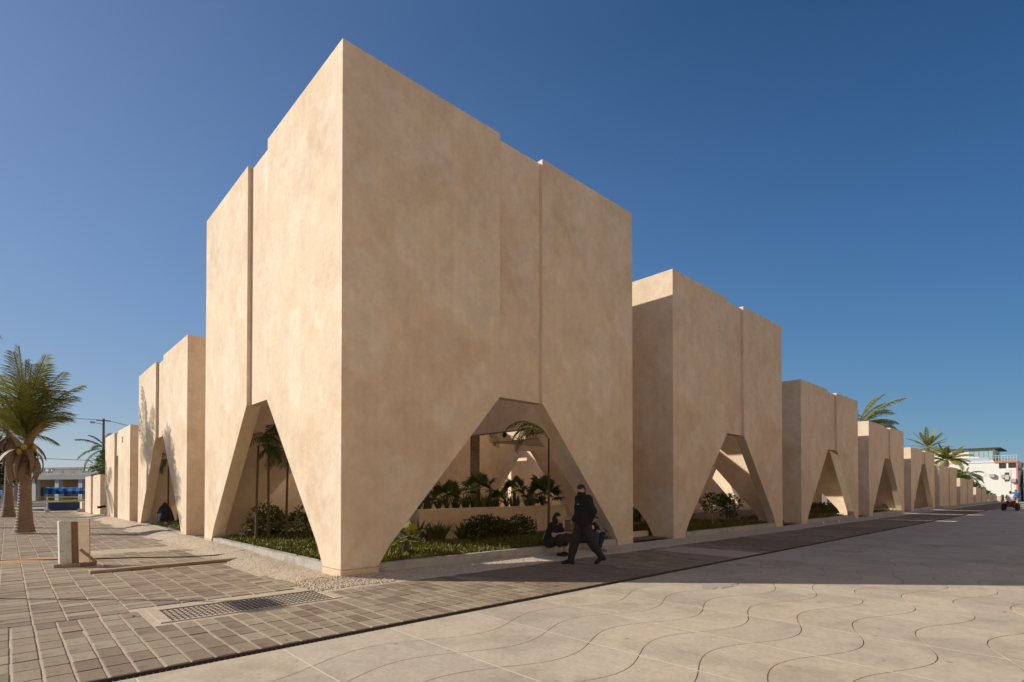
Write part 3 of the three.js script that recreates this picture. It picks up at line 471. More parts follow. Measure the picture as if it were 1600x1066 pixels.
// fan palms
function fanPalm(label, x, z, y0, h, R0, n, seed, mats, group) {
  const g = thing('fan_palm', label, 'fan palm', x, y0, z, 0, group), r = rng(seed);
  part('trunk', trunkGeo(h, 0.075, 0.06, [0, 0], 8, 0.5, seed), M.thinBark, g);
  for (let i = 0; i < n; i++) {
    const e = 1.35 - 1.6 * Math.pow(i / n, 0.9), a = i * 2.4 + r() * 0.4, pl = R0 * (0.55 + 0.2 * r()), bl = R0 * (0.55 + 0.15 * r()), pos = [], px = Math.cos(e) * pl, py = Math.sin(e) * pl, K = 15;
    for (let k = 0; k < K; k++) { const f = (k / (K - 1) - 0.5) * 3.6, fx = Math.cos(f), fz = Math.sin(f), dirx = fx * Math.cos(e), diry = fx * Math.sin(e) - 0.22 * Math.abs(fz), dz = fz; const ww = 0.05 * bl / 0.4, l = bl * (0.85 + 0.3 * r()); const nx = -fz * Math.cos(e), nyy = -fz * Math.sin(e), nzz = fx;
      const base = [px, py, 0], m1 = [px + dirx * l * 0.55 - nx * ww, py + diry * l * 0.55 - nyy * ww, dz * l * 0.55 - nzz * ww], m2 = [px + dirx * l * 0.55 + nx * ww, py + diry * l * 0.55 + nyy * ww, dz * l * 0.55 + nzz * ww], tip = [px + dirx * l, py + diry * l - 0.14 * l, dz * l]; pos.push(...base, ...m1, ...m2, ...m1, ...tip, ...m2); }
    const f = new THREE.BufferGeometry(); f.setAttribute('position', new THREE.Float32BufferAttribute(pos, 3)); f.computeVertexNormals();
    const m = part('fan_leaf', f, mats[Math.floor(r() * mats.length)], g); m.position.set(0, h, 0); m.rotation.y = a; part('leaf_stalk', bar([0, 0, 0], [px, py, 0], 0.012, 0.008, 4), M.rachis, m);
  }
  return g;
}
fanPalm('small young fan palm on the lawn beside the corner leg', 2.05, -1.05, 0.1, 0.42, 0.42, 12, 2, [M.fanLight, M.frondYoung]);
const PL = 'fan palms in the raised planter';
fanPalm('dark fan palm in the raised planter, leftmost one', 6.6, -5.7, 0.95, 0.40, 0.66, 12, 21, [M.fan], PL);
fanPalm('fan palm with one pale leaf by the thick trunk in the raised planter', 8.35, -6.1, 0.95, 0.75, 0.66, 12, 22, [M.fan, M.fanLight], PL);
fanPalm('low fan palm in the middle of the raised planter', 8.75, -5.6, 0.95, 0.3, 0.45, 10, 23, [M.fan], PL);
fanPalm('tall fan palm right of the middle in the raised planter', 10.0, -5.9, 0.95, 0.6, 0.6, 11, 24, [M.fan], PL);
fanPalm('bushy dark fan palm at the right end of the raised planter', 11.6, -5.9, 0.95, 0.4, 0.85, 13, 25, [M.fan], PL);
palm('thick palm trunk rising through the roof opening behind the raised planter', 9.9, -8.2, 0.9, { h: 3.9, r0: 0.2, r1: 0.2, L: 2.2, n: 9, seed: 91, bark: M.bark, elev: [0.8, -0.2], leafLen: 0.5, n2: 24, flare: 0.1 });
// sword-leaved clumps
function clump(n, h, w, spread, seed) { const r = rng(seed), pos = []; for (let i = 0; i < n; i++) { const a = i * 2.4 + r(), t = Math.sqrt((i + 0.5) / n), lean = spread * t * (0.6 + 0.6 * r()), L = h * (0.75 + 0.45 * r()), ca = Math.cos(a), sa = Math.sin(a), bx = ca * 0.05 * t, bz = sa * 0.05 * t, K = 4, P0 = []; for (let k = 0; k <= K; k++) { const s = k / K, rr = lean * s * s, wd = w * (k === K ? 0 : Math.sin(Math.PI * (0.25 + 0.7 * s))); const x = bx + ca * rr, z = bz + sa * rr, y = L * s * (1 - 0.12 * s * t); P0.push([[x + sa * wd, y, z - ca * wd], [x - sa * wd, y, z + ca * wd]]); } for (let k = 0; k < K; k++) pos.push(...P0[k][0], ...P0[k][1], ...P0[k + 1][1], ...P0[k][0], ...P0[k + 1][1], ...P0[k + 1][0]); } const g = new THREE.BufferGeometry(); g.setAttribute('position', new THREE.Float32BufferAttribute(pos, 3)); g.computeVertexNormals(); return g; }
const swords = [0, 1, 2, 3].map((i) => clump(13, 0.55, 0.028, 0.34, 50 + i)), agaves = [0, 1, 2].map((i) => clump(18, 0.62, 0.045, 0.55, 70 + i));
{ const r = rng(61); for (let i = 0; i < 26; i++) { const x = 4.95 + i * 0.235 + (r() - 0.5) * 0.1, z = -4.98 - 0.45 * r() - 0.05 * i * 0.9 * 0.12; const m = solo('sword_plant', swords[i % 4], r() < 0.4 ? M.agave : M.agaveDark, 'sword-leaved plant in the dense row along the raised planter edge', 'plant', 'sword-leaved plants in the raised planter'); m.position.set(x, 0.93, z); m.rotation.y = r() * 6; m.scale.setScalar(0.85 + 0.4 * r()); } }
{ const r = rng(62); for (let i = 0; i < 9; i++) { const m = solo('agave_plant', agaves[i % 3], M.agave, 'arching sword-leaved plant in the low row before the raised planter wall', 'plant', 'arching plants at the foot of the planter wall'); m.position.set(3.7 + i * 0.27 + (r() - 0.5) * 0.12, 0.1, -3.25 - 0.5 * r()); m.rotation.y = r() * 6; m.scale.setScalar(0.85 + 0.35 * r()); } }
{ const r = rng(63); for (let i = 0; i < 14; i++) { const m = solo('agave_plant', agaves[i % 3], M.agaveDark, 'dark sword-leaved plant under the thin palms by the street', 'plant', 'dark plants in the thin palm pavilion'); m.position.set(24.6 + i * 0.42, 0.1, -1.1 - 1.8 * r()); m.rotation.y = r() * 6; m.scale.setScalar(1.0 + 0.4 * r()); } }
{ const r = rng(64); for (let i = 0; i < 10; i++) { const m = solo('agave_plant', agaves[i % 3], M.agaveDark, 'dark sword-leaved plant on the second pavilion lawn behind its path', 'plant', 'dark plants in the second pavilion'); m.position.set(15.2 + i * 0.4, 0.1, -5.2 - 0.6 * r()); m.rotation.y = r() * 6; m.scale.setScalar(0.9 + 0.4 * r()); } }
// leafy shrubs
function foliage(n, rx, ry, rz, ls, seed, gaps = 0.35) { const r = rng(seed), pos = [], N = noiser(seed + 3); let c = 0, guard = 0; while (c < n && guard++ < n * 12) { const a = r() * 6.283, b = Math.acos(2 * r() - 1), k = Math.pow(r(), 0.4), lump = 0.72 + 0.55 * N(a / 6.283, b / 3.142, 5, 3); const dx = Math.sin(b) * Math.cos(a), dy = Math.cos(b), dz = Math.sin(b) * Math.sin(a); const x = dx * k * lump * rx, y = dy * k * lump * ry, z = dz * k * lump * rz; if (N(x / rx * 0.25 + 0.5, (y / ry * 0.25 + z / rz * 0.2) + 0.5, 9, 2) < gaps) continue; c++; const l = ls * (0.6 + 0.8 * r()), w = l * 0.3, ax = dx + (r() - 0.5) * 1.4, ay = dy * 0.7 + 0.3 + (r() - 0.5) * 1.1, az = dz + (r() - 0.5) * 1.4, m = Math.hypot(ax, ay, az) || 1, d = [ax / m, ay / m, az / m]; let s = [d[2] + (r() - 0.5), (r() - 0.5) * 0.8, -d[0] + (r() - 0.5)]; const ms = Math.hypot(...s) || 1; s = s.map((q) => q / ms * w); const p0 = [x, y, z], p1 = [x + d[0] * l * 0.5 + s[0], y + d[1] * l * 0.5 + s[1], z + d[2] * l * 0.5 + s[2]], p2 = [x + d[0] * l, y + d[1] * l - 0.12 * l, z + d[2] * l], p3 = [x + d[0] * l * 0.5 - s[0], y + d[1] * l * 0.5 - s[1], z + d[2] * l * 0.5 - s[2]]; pos.push(...p0, ...p1, ...p2, ...p0, ...p2, ...p3); } const g = new THREE.BufferGeometry(); g.setAttribute('position', new THREE.Float32BufferAttribute(pos, 3)); g.computeVertexNormals(); return g; }
function shrub(label, x, z, y0, rx, ry, rz, n, ls, seed, mat, o = {}) { const g = thing(o.name ?? 'shrub', label, o.cat ?? 'shrub', x, y0, z, 0, o.group), f = part('foliage', foliage(n, rx, ry, rz, ls, seed, o.gaps), mat, g), base = (o.lift ?? ry * 0.85); f.position.y = base; const r = rng(seed), st = []; for (let i = 0; i < (o.stems ?? 6); i++) st.push(bar([(r() - 0.5) * 0.08, 0, (r() - 0.5) * 0.08], [(r() - 0.5) * rx * 1.1, base * (0.7 + 0.5 * r()), (r() - 0.5) * rz * 1.1], o.sr ?? 0.018, 0.007, 5)); part('stem', merge(st), o.bark ?? M.thinBark, g); return g; }
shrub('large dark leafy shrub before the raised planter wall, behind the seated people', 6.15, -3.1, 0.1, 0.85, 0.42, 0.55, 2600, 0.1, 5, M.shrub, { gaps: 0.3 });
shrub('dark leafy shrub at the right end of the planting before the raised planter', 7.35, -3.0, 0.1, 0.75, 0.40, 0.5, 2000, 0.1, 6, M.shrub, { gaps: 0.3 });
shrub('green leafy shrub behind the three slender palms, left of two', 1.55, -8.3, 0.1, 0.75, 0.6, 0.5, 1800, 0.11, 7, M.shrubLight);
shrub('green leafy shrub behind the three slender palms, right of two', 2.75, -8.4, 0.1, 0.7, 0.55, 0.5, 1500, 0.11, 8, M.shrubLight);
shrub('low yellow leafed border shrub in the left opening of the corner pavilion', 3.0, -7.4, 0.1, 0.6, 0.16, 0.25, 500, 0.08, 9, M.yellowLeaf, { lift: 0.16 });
shrub('small garden tree on a thin stem in the second pavilion, left one', 16.9, -1.3, 0.1, 0.42, 0.4, 0.42, 380, 0.13, 10, M.shrub, { lift: 1.05, stems: 1, sr: 0.03, name: 'young_tree', cat: 'tree', bark: M.paleBark });
shrub('bushier garden tree in the second pavilion, right one', 19.0, -1.6, 0.1, 0.7, 0.55, 0.6, 900, 0.13, 11, M.shrub, { lift: 0.9, stems: 7, name: 'young_tree', cat: 'tree' });
const hedgeMat = M.hedge;
shrub('bright green hedge growing on the planter past the closed block', 5 * P + P + 4.6, -2.2, 2.85, 5.0, 0.75, 2.2, 3200, 0.3, 12, hedgeMat, { lift: 0.45, name: 'hedge', cat: 'hedge' });
shrub('trailing green growing on the next to last street planter', 7 * P + 4.4, -2.0, 1.95, 4.8, 0.6, 2.0, 2600, 0.3, 13, hedgeMat, { lift: 0.3, name: 'hedge', cat: 'hedge' });
shrub('small green growth on the last street planter', 8 * P + 4.4, -2.0, 1.0, 4.6, 0.55, 2.0, 2000, 0.3, 14, hedgeMat, { lift: 0.3, name: 'hedge', cat: 'hedge' });
shrub('bright green broadleaf shrub on top of the far left planter', 1.9, -3 * P - 4.6, 2.6, 1.6, 1.25, 4.2, 2400, 0.42, 15, hedgeMat, { lift: 0.9, name: 'hedge', cat: 'hedge' });
shrub('small yellow green shrub on the knee high planter at far left', 1.4, -4 * P - 3, 0.6, 0.9, 0.9, 2.0, 900, 0.3, 16, hedgeMat, { lift: 0.8, name: 'hedge', cat: 'hedge' });
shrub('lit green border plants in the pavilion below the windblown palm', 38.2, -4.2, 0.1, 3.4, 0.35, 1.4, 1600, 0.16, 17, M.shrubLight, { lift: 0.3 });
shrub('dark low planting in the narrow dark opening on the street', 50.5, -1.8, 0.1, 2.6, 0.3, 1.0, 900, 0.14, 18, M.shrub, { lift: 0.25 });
shrub('dark spreading tree behind the palms at the left edge', -7.5, -58, 0, 4.5, 2.6, 3.0, 4200, 0.5, 19, M.shrub, { lift: 4.2, stems: 8, sr: 0.16, name: 'dark_tree', cat: 'tree' });
{ // lawn of creeping leaves
  const one = foliage(14, 0.09, 0.035, 0.09, 0.05, 3, 0), areas = [[0.25, 9.0, -3.1, -0.22, 5200], [0.25, 3.6, -8.9, -3.1, 3400], [12.0, 20.6, -4.2, -0.25, 2600], [23.6, 32.2, -4, -0.25, 900], [35.2, 43.8, -4, -0.25, 900], [0.3, 4, -20.6, -12.2, 900]];
  const total = areas.reduce((s, a) => s + a[4], 0), im = new THREE.InstancedMesh(one, M.cover, total), r = rng(99), m = new THREE.Matrix4(), q = new THREE.Quaternion(), e = new THREE.Euler(), c = new THREE.Color(); let i = 0;
  for (const [x0, x1, z0, z1, n] of areas) for (let k = 0; k < n; k++) { let x, z, g = 0; do { x = x0 + (x1 - x0) * r(); z = z0 + (z1 - z0) * r(); } while (nz(x, z, 0.09) < 0.40 && g++ < 8); const s = 0.9 + 0.9 * r() + nz(x, z, 0.06) * 0.8; e.set((r() - 0.5) * 0.3, r() * 6.28, (r() - 0.5) * 0.3); m.compose(new THREE.Vector3(x, 0.12 + 0.05 * nz(x, z, 0.08), z), q.setFromEuler(e), new THREE.Vector3(s, s * (0.8 + 0.8 * r()), s)); im.setMatrixAt(i, m); const t = 0.6 + 0.7 * r(); im.setColorAt(i++, c.setRGB(t * (0.9 + 0.3 * r()), t, t * 0.8)); }
  im.name = numbered('ground_cover'); tag(im, 'low creeping green ground cover on the museum lawns', 'ground cover', null, 'stuff'); im.castShadow = im.receiveShadow = true; scene.add(im);
}
{ // raised planter
  const g = thing('raised_planter', 'long raised stucco planter filled with sword plants and fan palms', 'planter');
  const w = new THREE.ExtrudeGeometry(poly([[4.75, 4.60], [12.2, 5.25], [12.2, 5.45], [4.95, 4.82], [4.95, 8.6], [4.75, 8.6]]), { depth: 1.02, bevelEnabled: true, bevelSize: 0.01, bevelThickness: 0.01, bevelSegments: 1 }); w.rotateX(-Math.PI / 2); w.translate(0, 0.04, 0);
  part('planter_wall', boxUV(w), M.stuccoPlinth, g);
  const s = new THREE.ExtrudeGeometry(poly([[4.96, 4.84], [12.15, 5.46], [12.15, 8.6], [4.96, 8.6]]), { depth: 0.84, bevelEnabled: false }); s.rotateX(-Math.PI / 2); s.translate(0, 0.09, 0); part('planting_soil', boxUV(s), M.earth, g);
  solo('garden_path', box(12.2, 20.8, 0.1, 0.16, -4.9, -4.3), M.court, 'pale path edge crossing the second pavilion garden', 'path');
}

{ // small fittings under the inner lintel and along the far kerb
  const lamp = (x, y, z, label, mat, name) => { const t = thing(name, label, 'lamp', x, y, z); part('base', new THREE.CylinderGeometry(0.05, 0.05, 0.04, 14).translate(0, 0.08, 0), M.iron, t); part('housing', new THREE.SphereGeometry(0.085, 14, 10), mat, t); };
  lamp(9.15, 3.72, -5.55, 'small black dome fitting under the inner lintel, left one', M.iron, 'dome_fitting'); lamp(9.15, 3.72, -4.05, 'small black dome fitting under the inner lintel, right end', M.iron, 'dome_fitting'); lamp(11.75, 3.76, -9.1, 'small pale fitting on the lintel behind the inner opening', M.whitePaint, 'spot_fitting');
  [[24.9, 0.42], [27.3, 0.40], [30.7, 0.38]].forEach(([x, z], i) => { const t = thing('kerb_light', `small pale kerb light before the thin palm pavilion, ${['left', 'middle', 'right'][i]} of three`, 'kerb light', x, 0.03, z, 0, 'kerb lights before the thin palm pavilion'); part('housing', new THREE.CylinderGeometry(0.06, 0.07, 0.07, 14).translate(0, 0.03, 0), M.galv, t); part('lens', new THREE.SphereGeometry(0.05, 12, 8).scale(1, 0.5, 1).translate(0, 0.068, 0), flat(0.72, 0.70, 0.86, { roughness: 0.2 }), t); });
}
// ---------------------------------------------------------------- things on the plaza
{ // formwork post
  const g = thing('formwork_post', 'timber formwork post with one white face on a braced wooden foot', 'post', -3.40, 0, -5.75, -0.06);
  const add = (n, geo, m) => part(n, geo, m, g), at = (geo, x, y, z, rz = 0, ry = 0) => { geo.rotateZ(rz); geo.rotateY(ry); return geo.translate(x, y, z); };
  add('white_panel', at(bevelBox(0.2, 0.92, 0.06, 0.006), -0.155, 0.53, 0.1, 0.025), M.whitePaint);
  add('timber_board', at(bevelBox(0.13, 0.90, 0.045, 0.005), 0.0, 0.52, 0.06, 0.03), M.woodDark);
  add('plywood_panel', at(bevelBox(0.42, 0.96, 0.02, 0.003), 0.155, 0.55, -0.04, 0.03, -1.05), M.ply);
  add('side_panel', at(bevelBox(0.03, 0.92, 0.20, 0.003), -0.245, 0.53, 0.02, 0.025, 0.25), M.whitePaint);
  add('foot_batten', at(bevelBox(0.44, 0.075, 0.09, 0.005), -0.12, 0.04, 0.2, 0, -0.25), M.wood);
  add('foot_batten', at(bevelBox(0.36, 0.075, 0.09, 0.005), 0.2, 0.04, 0.16, 0, 0.2), M.woodDark);
  add('foot_batten', at(bevelBox(0.09, 0.07, 0.6, 0.005), 0.1, 0.038, -0.15), M.wood);
  add('brace', at(bevelBox(0.06, 0.42, 0.04, 0.004), 0.24, 0.21, 0.1, 0.75), M.wood);
}
{ const b = bevelBox(2.82, 0.055, 0.16, 0.004); const m = solo('plank', b, M.wood, 'long loose wooden plank lying across the plaza pavers', 'plank'); m.position.set(-1.87, 0.035, -4.25); m.rotation.y = 0.065; m.rotation.x = 0.02; }
solo('cable', tube([[-9, 0.012, -8.6], [-6.2, 0.012, -8.2], [-4.6, 0.012, -7.9], [-3.2, 0.012, -7.0], [-2.2, 0.012, -6.5], [-1.2, 0.02, -5.75], [-0.5, 0.06, -5.35], [-0.05, 0.14, -5.2]], 0.014, 60, 6), M.dark, 'thin dark cable lying on the plaza up to the left kerb', 'cable');
{ const g = bevelBox(0.26, 0.035, 0.1, 0.006); const m = solo('brick_bit', g, M.kerb, 'small flat piece of concrete in the gravel at the corner foot', 'rubble'); m.position.set(0.62, 0.05, 0.36); m.rotation.y = 0.3; }
{ // light column out of frame: its pole and head shade the pavers
  const g = thing('street_lamp', 'street lamp standing out of frame at left whose shadow crosses the pavers', 'street lamp', -9.55, 0, -7.05);
  part('pole', bar([0, 0, 0], [0, 6.2, 0], 0.05, 0.035), M.galv, g); const h = bevelBox(0.5, 0.1, 0.95, 0.03); h.translate(0, 6.25, 0.35); part('lamp_head', h, M.iron, g);
}
solo('sand_patch', moundStrip(-9, -2.3, -8.2, -7.2, 60, 16, (x, z) => [x, -0.006 + 0.022 * sstep(0.5, 0.1, Math.abs(z + 7.7 + 0.3 * (nz(x, z, 0.04) - 0.5))) * sstep(-2.3, -3.2, x) + 0.012 * (nz(x, z, 0.2) - 0.5), z]), flat(0.42, 0.235, 0.10), 'streak of orange sand spilled across the plaza at left', 'sand');
solo('sand_patch', moundStrip(-3.4, -0.6, -9.6, -7.6, 40, 24, (x, z) => [x, -0.006 + 0.02 * sstep(0.9, 0.2, Math.abs(z + 8.6 + 0.4 * (nz(x, z, 0.06) - 0.5))) * sstep(-3.4, -2.6, x) * sstep(0.3, 0.7, nz(x, z, 0.1) + 0.3) + 0.01 * (nz(x, z, 0.2) - 0.5), z]), M.sand, 'pale sand spread over pavers near the left wing', 'sand');
{ const r = rng(404), g = []; for (let i = 0; i < 90; i++) { const x = -8 + 10 * r(), z = 3.4 - 18 * r(); if (x > -0.7 && z < 0.6) continue; const l = new THREE.PlaneGeometry(0.03 + 0.05 * r(), 0.012 + 0.02 * r(), 2, 1), p = l.attributes.position; for (let k = 0; k < p.count; k++) p.setZ(k, 0.012 * Math.abs(p.getX(k)) * 20 * r()); l.rotateX(-Math.PI / 2); l.rotateY(r() * 6); l.translate(x, 0.008, z); g.push(l); } const m = part(numbered('dry_leaves'), merge(g), M.frondDry, scene); tag(m, 'scattered dry leaf scraps on the plaza pavers', 'leaves', null, 'stuff'); }
{ // dark sack and box in the left wing opening
  const pts = []; for (let i = 0; i <= 20; i++) { const t = i / 20; pts.push(new THREE.Vector2(Math.max(0.001, 0.30 * Math.pow(Math.sin(Math.PI * Math.min(1, 0.36 + 0.66 * t)), 0.8) * (t > 0.78 ? 0.72 : 1) + (t < 0.9 ? 0.02 : 0)), t * 1.1)); }
  const g = new THREE.LatheGeometry(pts, 28), p = g.attributes.position; for (let i = 0; i < p.count; i++) { const a = Math.atan2(p.getZ(i), p.getX(i)), y = p.getY(i), k = 1 + 0.09 * Math.sin(a * 6 + y * 2) + 0.05 * Math.sin(a * 11 - y * 5); p.setXYZ(i, p.getX(i) * k, y, p.getZ(i) * k); } g.computeVertexNormals();
  const m = solo('dark_sack', g, flat(0.035, 0.026, 0.022), 'tall dark sack standing in the opening of the first left pavilion', 'sack'); m.position.set(0.75, 0.1, -19.1);
  const b = thing('carton', 'white box with a small red mark beside the dark sack', 'box', 1.75, 0.1, -19.6, 0.5); part('carton_body', bevelBox(0.7, 0.5, 0.5, 0.01).translate(0, 0.25, 0), flat(0.62, 0.55, 0.45), b); part('red_mark', box(-0.1, 0.2, 0.2, 0.33, 0.251, 0.255), flat(0.5, 0.06, 0.04), b); part('side_mark', box(-0.355, -0.351, 0.2, 0.33, -0.12, 0.14), flat(0.5, 0.06, 0.04), b);
}
// ---------------------------------------------------------------- far left: barrier, tape, awnings, old building, pole and wires
{
  const g = thing('barrier', 'dark blue site barrier with a white post end at the far left', 'barrier', -1.35, 0, -45.3);
  part('panel', bevelBox(1.9, 0.66, 0.08, 0.01).translate(0.15, 0.42, 0), flat(0.035, 0.055, 0.13), g); part('top_rail', bar([-0.85, 1.15, 0], [1.1, 1.15, 0], 0.03), M.whitePaint, g);
  for (const x of [-0.85, 1.1]) { part('foot', bevelBox(0.3, 0.22, 0.5, 0.04).translate(x, 0.11, 0), M.whitePaint, g); part('post', bar([x, 0.1, 0], [x, 1.17, 0], 0.04), M.whitePaint, g); }
}
solo('caution_tape', (() => { const s = []; const A = [-12, 1.0, -46.5], B = [-4.4, 0.78, -46.0], C = [-1.6, 0.86, -45.5], D = [0.6, 0.95, -45.2]; const L = [A, B, C, D]; for (let i = 0; i < 3; i++) { const [a, b] = [L[i], L[i + 1]], g = new THREE.BoxGeometry(Math.hypot(b[0] - a[0], b[2] - a[2]), 0.08, 0.006); g.rotateZ(Math.atan2(b[1] - a[1], b[0] - a[0])); g.rotateY(-Math.atan2(b[2] - a[2], b[0] - a[0])); g.translate((a[0] + b[0]) / 2, (a[1] + b[1]) / 2, (a[2] + b[2]) / 2); s.push(g); } return merge(s); })(), flat(0.72, 0.62, 0.03), 'yellow caution tape strung past the palms at the far left', 'tape');
const blue = flat(0.03, 0.22, 0.52), blueDark = flat(0.012, 0.055, 0.20);
function awning(label, x, z, w, d, y, turn) {
  const g = thing('striped_awning', label, 'awning', x, 0, z, turn);
  const n = Math.round(w / 0.28); for (let i = 0; i < n; i++) { const x0 = -w / 2 + i * w / n, s = new THREE.ExtrudeGeometry(poly([[0, y + 0.42], [d * 0.5, y + 0.38], [d, y + 0.05], [d, y - 0.22], [d - 0.02, y - 0.22], [d - 0.02, y + 0.03], [d * 0.5, y + 0.35], [0, y + 0.39]]), { depth: w / n - 0.002, bevelEnabled: false }); s.rotateY(-Math.PI / 2); s.translate(x0 + w / n, 0, 0); part('stripe', s, i % 2 ? blueDark : blue, g); }
  for (const sx of [-w / 2 + 0.05, w / 2 - 0.05]) for (const sz of [0.05, d - 0.08]) part('leg', bar([sx, 0, sz], [sx, y + (sz > 0.5 ? 0.05 : 0.4), sz], 0.03), M.galv, g);
  return g;
}
awning('blue striped stall awning before the old building at left', 0.1, -58, 3.7, 1.4, 1.55, -0.15);
awning('blue stall awning cut off by the left edge', -5.9, -48, 2.4, 1.4, 1.25, -0.1);
{ // old single-storey building across the road
  const g = thing('old_building', 'long old single-storey building with pierced parapet across the road', 'building', -1, 0, -91, -1.02);
  const H = 3.9;
  part('wall', box(-14, 12, 0, H - 0.75, -6, 0), flat(0.40, 0.27, 0.14), g);
  part('canopy', box(-14.5, 12.5, H - 0.75, H - 0.1, -6, 2.4), M.oldWall, g);
  const par = []; for (let x = -14.4; x < 12.3; x += 0.62) for (const y of [H - 0.1, H + 0.62]) par.push(box(x, x + 0.62, y, y + 0.24, 1.9, 2.1));
  part('parapet_rail', merge(par), M.oldWall, g);
  for (let k = 0; k < 26; k++) { const x = -14.2 + k * 1.02; const solidPart = !(k % 7 === 3 || k % 7 === 4); part('parapet_block', solidPart ? box(x, x + 1.0, H + 0.142, H + 0.618, 1.92, 2.08) : merge([box(x, x + 0.3, H + 0.142, H + 0.38, 1.92, 2.08), box(x + 0.55, x + 0.85, H + 0.142, H + 0.38, 1.92, 2.08), box(x + 0.28, x + 0.57, H + 0.381, H + 0.618, 1.92, 2.08)]), M.oldWall, g); }
  for (const x of [-10, -6.4, -2.2, 2.0, 6.2, 10.4]) part('column', box(x - 0.35, x + 0.35, 0, H - 0.752, 1.6, 2.2), M.whitePaint, g);
  for (const x of [-8.6, -5, -4, -0.8, 0.2, 3.5, 5, 8.5]) { const w = part('window', box(x - 0.42, x + 0.42, 0.9, 2.1, 0.002, 0.05), M.glassDark, g); part('frame', merge([box(x - 0.48, x - 0.42, 0.86, 2.16, 0.003, 0.09), box(x + 0.42, x + 0.48, 0.86, 2.16, 0.003, 0.09), box(x - 0.42, x + 0.42, 2.1, 2.16, 0.003, 0.09), box(x - 0.02, x + 0.02, 0.9, 2.1, 0.051, 0.09)]), M.woodDark, w); }
  part('water_tank', new THREE.CylinderGeometry(0.45, 0.5, 0.9, 14).translate(9.2, H + 0.55, -1.5), M.oldWall, g);
  part('porch_floor', box(-14.5, 12.5, 0, 0.2, 0.002, 2.4), M.kerb, g);
}
struct('back_road', box(-60, 30, -0.05, 0.004, -86, -66), M.road, 'dark road at the far end of the plaza');
{
  const g = thing('utility_pole', 'tall utility pole with a lamp bracket behind the left wing', 'utility pole', 2.67, 0, -59);
  part('pole', bar([0, 0, 0], [0, 9.0, 0], 0.14, 0.10), flat(0.20, 0.17, 0.145), g); part('bracket', merge([bar([0, 8.4, 0], [-0.85, 8.55, 0.3], 0.03), box(-1.15, -0.75, 8.42, 8.6, 0.2, 0.45)]), M.galv, g); part('cross_arm', box(-0.6, 0.6, 8.75, 8.85, -0.06, 0.06), M.woodDark, g);
  const wire = (a, b, sag, label) => { const pts = []; for (let i = 0; i <= 12; i++) { const t = i / 12; pts.push([a[0] + (b[0] - a[0]) * t, a[1] + (b[1] - a[1]) * t - sag * 4 * t * (1 - t), a[2] + (b[2] - a[2]) * t]); } solo('overhead_wire', tube(pts, 0.022, 24, 4), M.dark, label, 'wire'); };
  wire([2.2, 8.85, -59], [-24, 9.2, -50], 0.5, 'upper overhead wire running left from the pole'); wire([3.1, 8.8, -59], [22, 7.6, -66], 0.5, 'overhead wire running right from the pole behind the wing');
  wire([2.6, 4.7, -59], [-24, 6.0, -60], 0.3, 'lower overhead wire running left above the old building');
}
{ // parked car far left
  const g = thing('parked_car', 'small white car parked far off behind the palm trunks at left', 'car', -6.8, 0, -64, 0.9);
  const body = new THREE.ExtrudeGeometry(poly([[-2, 0.35], [2, 0.35], [2.05, 0.75], [1.2, 0.9], [0.6, 1.4], [-1.1, 1.42], [-1.7, 0.95], [-2.05, 0.85]]), { depth: 1.5, bevelEnabled: true, bevelSize: 0.06, bevelThickness: 0.08, bevelSegments: 2 }); body.translate(0, 0, -0.75); part('body', body, flat(0.6, 0.6, 0.58, { roughness: 0.35 }), g);
  part('window', box(-1.35, 0.75, 0.95, 1.32, -0.85, 0.85), M.glassDark, g); for (const x of [-1.25, 1.25]) for (const z of [-0.7, 0.7]) { const w = new THREE.CylinderGeometry(0.33, 0.33, 0.24, 18); w.rotateX(Math.PI / 2); w.translate(x, 0.33, z * 1.08); const t = part('wheel', w, M.dark, g); part('rim', new THREE.CylinderGeometry(0.18, 0.18, 0.26, 12).rotateX(Math.PI / 2).translate(x, 0.33, z * 1.08), M.galv, t); }
}
